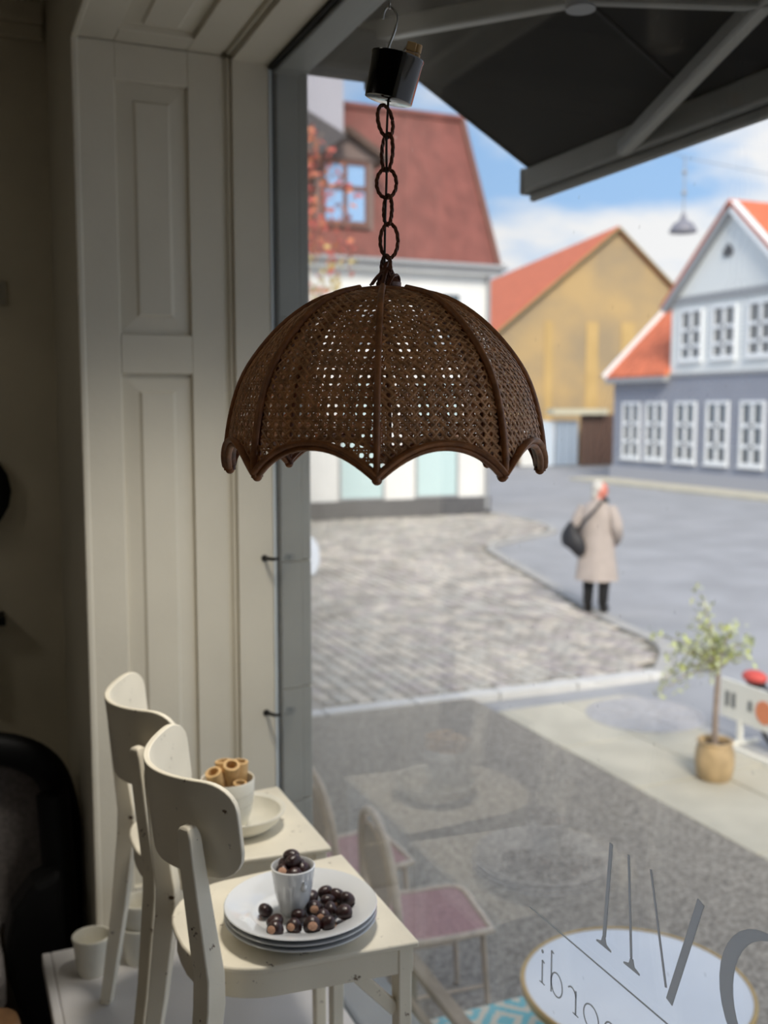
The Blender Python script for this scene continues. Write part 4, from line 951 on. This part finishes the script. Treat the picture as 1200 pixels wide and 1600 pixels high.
# ================================================================== potted olive tree
ol = thing('olive_tree', 'small olive tree with sparse crown on the sidewalk', 'tree', (4.90, 5.56, ST))
mat('bark', (152, 136, 124), 0.85, 0.15, 30); mat('leaf_olive', (214, 216, 180), 0.6, 0.0, 6, col2=(188, 196, 160)); mat('leaf_lime', (206, 214, 130), 0.6)
rnd = random.Random(3)
MB().tube(crom([(4.9, 5.56, ST+0.2), (4.895, 5.56, ST+0.45), (4.905, 5.56, ST+0.7), (4.9, 5.56, ST+0.85)], 4), [0.022]*4+[0.02]*4+[0.017]*5, 8).build('trunk', 'bark', ol, smooth=60)
lf = [MB(), MB()]
ends = [(-0.42, 0.05, 1.02), (-0.40, 0, 0.62), (-0.30, 0.1, 0.72), (-0.25, -0.1, 0.92), (-0.12, 0.05, 1.32), (-0.18, -0.05, 1.18), (-0.05, 0.1, 1.05), (0.05, -0.1, 1.08), (0.14, 0.1, 1.06), (0.22, 0, 0.98), (0.20, -0.1, 0.88), (-0.1, -0.15, 0.78), (-0.33, 0.1, 0.88), (0.04, 0.15, 0.95), (-0.2, 0.0, 1.0)]
for ex, ey, ez_ in ends:
    a = Vector((4.9, 5.56, ST+0.78)); e_ = Vector((4.9+ex*CA+ey*SA, 5.56-ex*SA+ey*CA, ST+ez_)); m_ = (a+e_)/2+Vector((0, 0, 0.06))
    br = crom([a, m_, e_], 5); MB().tube(br, [0.008-0.0006*i for i in range(len(br))], 5).build('branch', 'bark', ol)
    for k in range(38):
        p = br[int(rnd.uniform(3, len(br)-0.01))]+Vector((rnd.gauss(0, .03), rnd.gauss(0, .03), rnd.gauss(0, .03)))
        d = Vector((rnd.uniform(-1, 1), rnd.uniform(-1, 1), rnd.uniform(-.6, 1))).normalized()*0.068; s_ = d.cross(Vector((0.3, 0.2, 1))).normalized()*0.015; up = s_.cross(d).normalized()*0.002
        lf[0 if rnd.random() < 0.7 else 1].add([p, p+d*.5+s_, p+d, p+d*.5-s_, p+d*.5+up], [(0, 1, 4), (1, 2, 4), (2, 3, 4), (3, 0, 4), (3, 2, 1, 0)])
lf[0].build('foliage', 'leaf_olive', ol, kind='stuff', fix=False); lf[1].build('foliage', 'leaf_lime', ol, kind='stuff', fix=False)
po = thing('planter_pot', 'tan glazed planter pot holding the olive tree', 'pot', (4.9, 5.56, ST), None)
MB().lathe([(0.0001, 0), (0.10, 0), (0.125, 0.03), (0.138, 0.12), (0.134, 0.2), (0.120, 0.245), (0.118, 0.262), (0.128, 0.270), (0.124, 0.282), (0.108, 0.280), (0.104, 0.25), (0.104, 0.235), (0.0001, 0.235)], (4.9, 5.56, ST), 32).build('pot_body', mat('pot_tan', (184, 158, 118), 0.4, 0.2, 8), po, smooth=40)
MB().lathe([(0.0001, 0.236), (0.104, 0.236), (0.09, 0.246), (0.0001, 0.25)], (4.9, 5.56, ST), 24).build('soil', mat('soil', (60, 48, 40), 0.95), po)

# ================================================================== sign rail and parked bicycle
sg = thing('bike_stand', 'white advertising bike stand with slanted board beyond the olive tree', 'bike stand', (5.6, 5.6, ST))
mat('sign_white', (232, 230, 220), 0.5); mat('sign_ink', (110, 112, 112), 0.6); mat('sign_orange', (228, 140, 96), 0.6)
MB().box((5.59, 5.0, -1.045), (5.61, 6.30, -0.735)).build('board', 'sign_white', sg, bevel=0.004)
for y_ in (6.08, 5.2):
    MB().box((5.585, y_-0.02, ST+0.02), (5.615, y_+0.02, -1.02)).build('post', 'sign_white', sg)
    MB().box((5.42, y_-0.02, ST+0.003), (5.78, y_+0.02, ST+0.025)).build('foot', 'sign_white', sg)
MB().box((5.41, 5.0, ST+0.003), (5.45, 6.25, ST+0.04)).build('base_rail', 'sign_white', sg)
for i, (y_, h) in enumerate(((6.22, .12), (6.15, .12), (5.97, .08))): MB().box((5.586, y_-0.02, -0.89-h/2), (5.59, y_+0.02, -0.89+h/2)).build('print_mark', 'sign_ink', sg)
MB().lathe([(0.09, 0), (0.09, 0.004)], (0, 0, 0), 24).build('print_spot', 'sign_orange', sg)
po_ = sg.children[-1]; po_.rotation_euler = (0, R(-90), 0); po_.location = Vector((5.589, 5.82, -0.90))-sg.location
for vv in po_.data.vertices: vv.co = vv.co+sg.location
bk = thing('bicycle', 'small dark parked bicycle with a red saddle cover behind the white board', 'bicycle', (5.88, 5.6, ST-0.07))
BX, BZ = 5.88, ST-0.07
for y_ in (5.94, 5.22):
    MB().tube([(BX, y_+0.22*math.cos(k*math.pi/18), BZ+0.238+0.22*math.sin(k*math.pi/18)) for k in range(36)], 0.018, 8, closed=True).build('tyre', 'black_metal', bk, smooth=60)
    for k in range(10): MB().tube([(BX, y_, BZ+0.238), (BX, y_+0.21*math.cos(k*math.pi/5), BZ+0.238+0.21*math.sin(k*math.pi/5))], 0.0015, 4).build('spoke', 'steel', bk)
fp = {'s': (BX, 6.02, BZ+0.44), 'b': (BX, 5.66, BZ+0.22), 'h': (BX, 5.32, BZ+0.56), 'r': (BX, 5.94, BZ+0.238), 'f': (BX, 5.22, BZ+0.238)}
for a, b in (('s', 'b'), ('b', 'h'), ('s', 'h'), ('r', 's'), ('r', 'b'), ('h', 'f')): MB().tube([fp[a], fp[b]], 0.013, 8).build('frame_tube', 'black_metal', bk, smooth=60)
MB().tube([(BX-0.22, 5.42, BZ+0.70), (BX-0.1, 5.31, BZ+0.72), (BX+0.1, 5.31, BZ+0.72), (BX+0.22, 5.42, BZ+0.70)], 0.011, 8).build('handlebar', 'black_metal', bk, smooth=60)
MB().tube([fp['h'], (BX, 5.31, BZ+0.72)], 0.011, 8).build('stem', 'black_metal', bk)
MB().tube([fp['s'], (BX, 6.17, BZ+0.49)], 0.012, 8).build('seat_post', 'black_metal', bk)
MB().ball((BX, 6.22, BZ+0.485), (0.06, 0.10, 0.035), 14, 8).build('saddle_base', 'black_metal', bk, smooth=60)
MB().ball((BX, 6.24, BZ+0.535), (0.085, 0.115, 0.055), 16, 10).build('saddle_cover', mat('red_cover', (206, 84, 76), 0.6), bk, smooth=60)

# white rounded street sign edge by the jamb
ws = thing('street_board', 'white rounded pavement board seen past the grey jamb', 'sign', (5.0, 14.9, ST))
MB().prism([(x, 14.9, z) for x, z in [(4.75, ST+0.05), (5.17, ST+0.05), (5.25, ST+0.25), (5.23, ST+0.48), (5.15, ST+0.62), (5.02, ST+0.68), (4.75, ST+0.68)]], (0, 0.05, 0)).build('board', mat('board_blue_white', (222, 230, 242), 0.4), ws, bevel=0.02)
MB().box((4.8, 14.86, ST), (5.08, 15.0, ST+0.05)).build('foot', 'grey_trim', ws)

# ================================================================== autumn tree in front of the corner building
at = thing('autumn_tree', 'red and orange autumn tree beside the grey jamb', 'tree', (4.9, 16.2, ST))
MB().tube(crom([(4.9, 16.2, ST-0.02), (4.95, 16.2, 1.0), (4.85, 16.2, 3.0), (4.9, 16.2, 5.2)], 4), [0.14-0.008*i for i in range(13)], 8).build('trunk', 'bark', at, smooth=60)
cols = [mat('leaf_red', (190, 92, 82), 0.7), mat('leaf_orange', (204, 128, 92), 0.7), mat('leaf_gold', (196, 176, 110), 0.7)]
lv = [MB(), MB(), MB()]; rnd = random.Random(5)
for k in range(1500):
    t = rnd.random(); z = 2.4+3.6*t; rr = 1.5*math.sin(math.pi*min(1, max(0.05, (z-2.2)/4.1)))**0.7; a = rnd.uniform(0, 6.28); q = rr*math.sqrt(rnd.random())
    p = Vector((4.9+q*math.cos(a), 16.2+q*math.sin(a), z)); d = Vector((rnd.uniform(-1, 1), rnd.uniform(-1, 1), rnd.uniform(-1, .4))).normalized()*0.14; s_ = d.orthogonal().normalized()*0.06
    i = 2 if (z < 3.9 and rnd.random() < .6) else (0 if rnd.random() < .55 else 1)
    lv[i].add([p, p+d*.5+s_, p+d, p+d*.5-s_, p+d*.5+s_.cross(d)*1.2], [(0, 1, 4), (1, 2, 4), (2, 3, 4), (3, 0, 4), (3, 2, 1, 0)])
for i in range(3): lv[i].build('foliage', cols[i], at, kind='stuff', fix=False)
for k in range(9):
    a = k*0.7; z = 3.0+0.3*k; MB().tube([(4.9, 16.2, z-0.6), (4.9+0.9*math.cos(a), 16.2+0.9*math.sin(a), z+0.3)], [0.04, 0.012], 6).build('branch', 'bark', at)

# ================================================================== street lamp on a wire
stl = thing('street_lamp', 'grey cone street lamp hanging on a wire over the street', 'street lamp', (12, 14.85, 4.45))
MB().lathe([(0.235, -0.13), (0.24, -0.10), (0.17, 0.02), (0.07, 0.08), (0.05, 0.14), (0.03, 0.20), (0.0001, 0.20)], (12, 14.85, 4.6), 24).build('shade', mat('lamp_grey', (128, 128, 138), 0.5), stl, smooth=40)
MB().tube([(12, 14.85, 4.78), (12, 14.85, 5.75)], 0.012, 6).build('stem', 'grey_trim', stl)
for z in (5.15, 5.5): MB().ball((12, 14.85, z), 0.045, 8, 6).build('insulator', 'grey_trim', stl)
MB().tube([(0.95, 11.0, 6.2), (12, 14.85, 5.75), (23.3, 18.5, 6.3)], 0.007, 5).build('span_wire', 'grey_trim', stl)

# ================================================================== the person on the plaza
def figure():
    base = Vector((7.60, 10.92, ST+0.008)); fa = math.atan2(0.62, 0.78)                   # facing up the street, head turned to the right
    F_ = Vector((math.cos(fa), math.sin(fa), 0)); S_ = Vector((math.sin(fa), -math.cos(fa), 0))   # forward, the person's right
    def P(r, f, z): return base+S_*r+F_*f+Vector((0, 0, z))
    t = thing('person', 'person in a long beige coat and dark boots standing on the cobbles', 'person', tuple(base))
    def ring(r, f, z, a, b, n=20, wob=0, ph=0): return [P(r+(a+wob*math.cos(5*2*math.pi*k/n+ph))*math.cos(2*math.pi*k/n), f+(b+wob*math.cos(5*2*math.pi*k/n+ph))*math.sin(2*math.pi*k/n), z) for k in range(n)]
    # one continuous body grown from a skeleton
    J = [(0, 0, 0.92), (0, 0.0, 1.10), (0, -0.01, 1.30), (0, 0, 1.40), (0.01, 0.015, 1.46), (0.015, 0.03, 1.53), (0.015, 0.035, 1.60),
         (0.14, 0, 1.33), (0.23, -0.02, 1.12), (0.20, 0.12, 0.94), (0.17, 0.18, 0.88), (-0.14, 0, 1.33), (-0.23, -0.02, 1.12), (-0.20, 0.12, 0.96), (-0.17, 0.18, 0.90),
         (0.09, 0, 0.86), (0.10, 0.02, 0.47), (0.10, -0.02, 0.09), (0.11, 0.11, 0.03), (-0.09, 0, 0.86), (-0.10, 0.0, 0.47), (-0.10, -0.04, 0.09), (-0.11, 0.09, 0.03)]
    E_ = [(0, 1), (1, 2), (2, 3), (3, 4), (4, 5), (5, 6), (2, 7), (7, 8), (8, 9), (9, 10), (2, 11), (11, 12), (12, 13), (13, 14), (0, 15), (15, 16), (16, 17), (17, 18), (0, 19), (19, 20), (20, 21), (21, 22)]
    rad = [0.12, 0.12, 0.10, 0.05, 0.05, 0.075, 0.066, 0.04, 0.04, 0.037, 0.04, 0.04, 0.04, 0.037, 0.04, 0.085, 0.06, 0.045, 0.035, 0.085, 0.06, 0.045, 0.035]
    me = bpy.data.meshes.new('body'); o = bpy.data.objects.new('body', me); C.objects.link(o); o.parent = t
    me.from_pydata([tuple(P(*j)-base) for j in J], E_, []); me.materials.append(mat('skin', (214, 130, 112), 0.6))
    sk = o.modifiers.new('skin', 'SKIN'); me.skin_vertices[0].data[0].use_root = True
    for i, r_ in enumerate(rad): me.skin_vertices[0].data[i].radius = (r_, r_*0.92)
    ss = o.modifiers.new('sub', 'SUBSURF'); ss.levels = 2; ss.render_levels = 2
    # head turned to the person's right: nose, ears, eyes, mouth, hair
    hd = Vector(P(0.015, 0.035, 1.565)); look = (F_*0.35+S_*0.94).normalized(); side = Vector((0, 0, 1)).cross(look)
    M = Matrix((look, side, Vector((0, 0, 1)))).transposed()
    sk_ = MATS['skin']
    MB().ball(hd+look*0.012, (0.092, 0.074, 0.112), 18, 12, M).build('head', sk_, t, smooth=60)
    MB().loft([[hd+look*x+side*s_*w_+Vector((0, 0, z)) for s_ in (-1, 0, 1) for w_ in (0.016,)] for x, z in ((0.09, 0.035), (0.122, -0.012), (0.095, -0.02))]).build('nose', sk_, t)
    for s_ in (-1, 1):
        MB().ball(hd-look*0.01+side*s_*0.074-Vector((0, 0, 0.005)), (0.02, 0.012, 0.032), 8, 6, M).build('ear', sk_, t, smooth=60)
        MB().ball(hd+look*0.088+side*s_*0.032+Vector((0, 0, 0.015)), 0.011, 8, 6).build('eye', 'black_metal', t, smooth=60)
    MB().ball(hd+look*0.088-Vector((0, 0, 0.052)), (0.01, 0.026, 0.007), 8, 6, M).build('mouth', mat('lips', (170, 80, 78), 0.5), t, smooth=60)
    MB().ball(hd-look*0.026+Vector((0, 0, 0.028)), (0.088, 0.086, 0.105), 16, 10, M).ball(hd-look*0.06-Vector((0, 0, 0.05)), (0.055, 0.075, 0.075), 14, 8, M).build('hair', mat('hair_grey', (196, 192, 184), 0.8, 0.1, 60), t, smooth=60)
    # coat with a flaring skirt, collar and sleeves
    cm = mat('coat_beige', (176, 164, 156), 0.85, 0.06, 10, 0.1, 60)
    MB().loft([ring(0, 0.0, 0.42, 0.275, 0.225, wob=0.018), ring(0, 0, 0.62, 0.25, 0.20, wob=0.012), ring(0, 0, 0.85, 0.225, 0.175, wob=0.005), ring(0, 0, 1.02, 0.205, 0.155), ring(0, -0.005, 1.2, 0.215, 0.15), ring(0, -0.01, 1.33, 0.205, 0.125), ring(0, -0.005, 1.395, 0.14, 0.095), ring(0, 0.0, 1.43, 0.075, 0.07)]).build('coat', cm, t, smooth=60)
    MB().loft([ring(0, 0.0, 1.40, 0.088, 0.084), ring(0, 0.005, 1.445, 0.092, 0.088), ring(0, 0.005, 1.465, 0.078, 0.074)]).build('collar', cm, t, smooth=60)
    for s_ in (-1, 1):
        MB().tube(crom([P(s_*0.17, -0.005, 1.355), P(s_*0.245, -0.03, 1.20), P(s_*0.262, -0.02, 1.08), P(s_*0.235, 0.09, 0.96), P(s_*0.19, 0.165, 0.90)], 4), [0.075]*4+[0.078]*4+[0.074]*4+[0.064]*4+[0.056], 12).build('sleeve', cm, t, smooth=60)
        # hand: palm, four fingers, thumb
        hm = MB().ball(P(s_*0.175, 0.195, 0.885), (0.026, 0.026, 0.04), 10, 8)
        for k in range(4): hm.tube([P(s_*(0.185-0.014*k), 0.205, 0.865), P(s_*(0.178-0.014*k), 0.225, 0.835-0.004*(k in (1, 2))), P(s_*(0.168-0.014*k), 0.222, 0.812-0.006*(k in (1, 2)))], [0.009, 0.008, 0.006], 6)
        hm.tube([P(s_*0.155, 0.20, 0.892), P(s_*0.138, 0.215, 0.87), P(s_*0.135, 0.222, 0.85)], [0.01, 0.009, 0.007], 6)
        hm.build('hand', sk_, t, smooth=60)
        # trousers and boots
        MB().tube([P(s_*0.10, 0.01, 0.60), P(s_*0.10, 0.01, 0.40), P(s_*0.10, -0.02, 0.12)], [0.085, 0.076, 0.062], 12).build('trouser_leg', mat('black_cloth', (22, 22, 26), 0.8), t, smooth=60)
        MB().tube([P(s_*0.10, -0.02, 0.30), P(s_*0.10, -0.025, 0.12), P(s_*0.10, 0.0, 0.055), P(s_*0.108, 0.10, 0.042), P(s_*0.11, 0.145, 0.036)], [0.066, 0.058, 0.052, 0.042, 0.034], 12).build('boot', mat('boot', (16, 16, 18), 0.4), t, smooth=60)
        MB().box(tuple(P(s_*0.105, 0.03, 0)-Vector((0.04, 0.04, 0))), tuple(P(s_*0.105, 0.03, 0.012)+Vector((0.04, 0.04, 0)))).build('boot_sole', 'boot', t)
    # shoulder bag
    b = thing('shoulder_bag', 'black slouchy shoulder bag worn across the back of the coat', 'bag', tuple(P(-0.24, -0.17, 0.8)))
    bagm = mat('bag_black', (30, 30, 36), 0.55)
    MB().loft([[P(-0.25+x*math.cos(2*math.pi*k/14), -0.19+0.08*y*math.sin(2*math.pi*k/14), z-0.06*math.cos(2*math.pi*k/14)) for k in range(14)] for x, y, z in ((0.06, .5, .78), (0.15, 1, .82), (0.17, 1.05, .90), (0.15, .9, .98), (0.10, .6, 1.06), (0.05, .35, 1.12))]).build('bag_body', bagm, b, smooth=60)
    MB().tube(crom([P(-0.20, -0.215, 1.06), P(-0.10, -0.205, 1.20), P(0.02, -0.185, 1.33), P(0.07, -0.135, 1.41), P(0.09, -0.02, 1.46), P(0.10, 0.08, 1.41)], 4), [0.05, 0.045, 0.04, 0.036]+[0.032]*17, 8, flat=0.5).build('strap', bagm, b, smooth=60)
figure()

# ================================================================== dark corner of the shop
mat('black_wood', (10, 10, 11), 0.55, spec=0.2)
ac = thing('armchair', 'black framed armchair with grey upholstered back in the dark corner', 'chair', (0.15, 2.95, FL))
rail = crom([(-0.45, 2.95, 0.40), (-0.20, 2.95, 0.475), (0.06, 2.95, 0.455), (0.20, 2.95, 0.395), (0.255, 2.95, 0.27), (0.262, 2.95, 0.05), (0.258, 2.95, -0.27)], 6)
MB().tube(rail, 0.036, 10, flat=1.3).build('back_frame', 'black_wood', ac, smooth=60)
MB().tube([(0.225, 2.86, 0.33), (0.236, 2.83, 0.05), (0.232, 2.80, -0.28)], 0.045, 10).build('front_post', 'black_wood', ac, smooth=60)
MB().prism([(x, 2.74, z) for x, z in [(0.235, 0.16), (0.16, 0.13), (0.105, 0.06), (0.085, -0.03), (0.09, -0.12), (0.11, -0.2), (0.15, -0.295), (0.24, -0.295)]], (0, 0.12, 0)).build('side_wing', 'black_wood', ac, bevel=0.02)
MB().box((-0.42, 3.02, -0.12), (0.24, 3.08, 0.40)).build('back_panel', mat('felt_grey', (128, 122, 120), 0.95, 0.15, 60, 0.4, 150), ac, bevel=0.03)
MB().box((-0.42, 2.60, -0.14), (0.08, 3.02, -0.02)).build('seat_cushion', 'felt_grey', ac, bevel=0.03)
for x_ in (-0.40,): MB().tube([(x_, 2.65, 0.1), (x_, 2.65, FL)], 0.03, 8).build('leg', 'black_wood', ac)
stq = thing('wooden_stool', 'turned wooden stool knob at the lower left edge', 'stool', (0.045, 2.36, FL))
MB().lathe([(0.0001, 0.0), (0.045, 0.0), (0.05, 0.06), (0.036, 0.15), (0.05, 0.24), (0.058, 0.275), (0.05, 0.305), (0.0001, 0.312)], (0.045, 2.36, FL), 20).build('knob', mat('stool_wood', (170, 126, 86), 0.5, 0.15, 20), stq, smooth=40)
# things on the dark wall
sw_ = thing('light_switch', 'square light switch on the dark back wall', 'switch', (0.14, 3.29, 1.7))
MB().box((0.085, 3.288, 1.690), (0.176, 3.3, 1.762)).build('plate', mat('switch_plate', (178, 174, 160), 0.5), sw_, bevel=0.003)
MB().box((0.105, 3.284, 1.705), (0.156, 3.288, 1.747)).build('rocker', 'switch_plate', sw_, bevel=0.002)
ht = thing('wall_hat', 'round black hat hung on the dark wall', 'hat', (0.0, 3.28, 1.14))
MB().ball((0.0, 3.25, 1.138), (0.168, 0.02, 0.15), 28, 10).build('brim', 'black_wood', ht, smooth=60); MB().ball((0.0, 3.22, 1.138), (0.09, 0.07, 0.085), 18, 10).build('crown', 'black_wood', ht, smooth=60)
dp = thing('dried_plant', 'dark dried plant bunch hanging on the back wall', 'plant', (0.08, 3.25, 0.5))
rnd = random.Random(9)
MB().box((0.02, 3.2, 0.74), (0.136, 3.3, 0.765)).build('bracket', 'black_wood', dp)
for k in range(14):
    x0 = rnd.uniform(0.03, 0.10); x1 = x0+rnd.uniform(-.03, .035); z1 = rnd.uniform(0.50, 0.64)
    MB().tube([(x0, 3.25, 0.745), ((x0+x1)/2+rnd.uniform(-.015, .015), 3.24, (0.745+z1)/2), (x1, 3.24, z1)], [0.004, 0.003, 0.002], 5).ball((x1, 3.24, z1), (0.012, 0.01, 0.016), 6, 5).ball(((x0+x1)/2, 3.24, (0.745+z1)/2), (0.013, 0.008, 0.012), 6, 5).build('stem', mat('dried', (34, 26, 20), 0.8), dp)
# unlit ceiling spotlight: shows as a pale cylinder mirrored in the glass

def spot_head(label, x, y, z0, z1, r, top):
    t = thing('ceiling_spotlight', label, 'spotlight', (x, y, z0))
    MB().lathe([(r*0.86, z0+0.012), (r*0.92, z0), (r, z0+0.004), (r, z1), (r*0.8, z1+0.006), (0.0001, z1+0.006)], (x, y, 0), 28).build('housing', mat('spot_beige', (212, 200, 176), 0.5), t, smooth=40)
    MB().tube([(x, y, z1), (x, y, top)], 0.008, 8).build('stem', 'steel', t)
    return t
spot_head('beige cylinder spotlight hanging from the shop ceiling, mirrored in the glass', 0.074, 1.967, 2.19, 2.42, 0.042, 2.75)
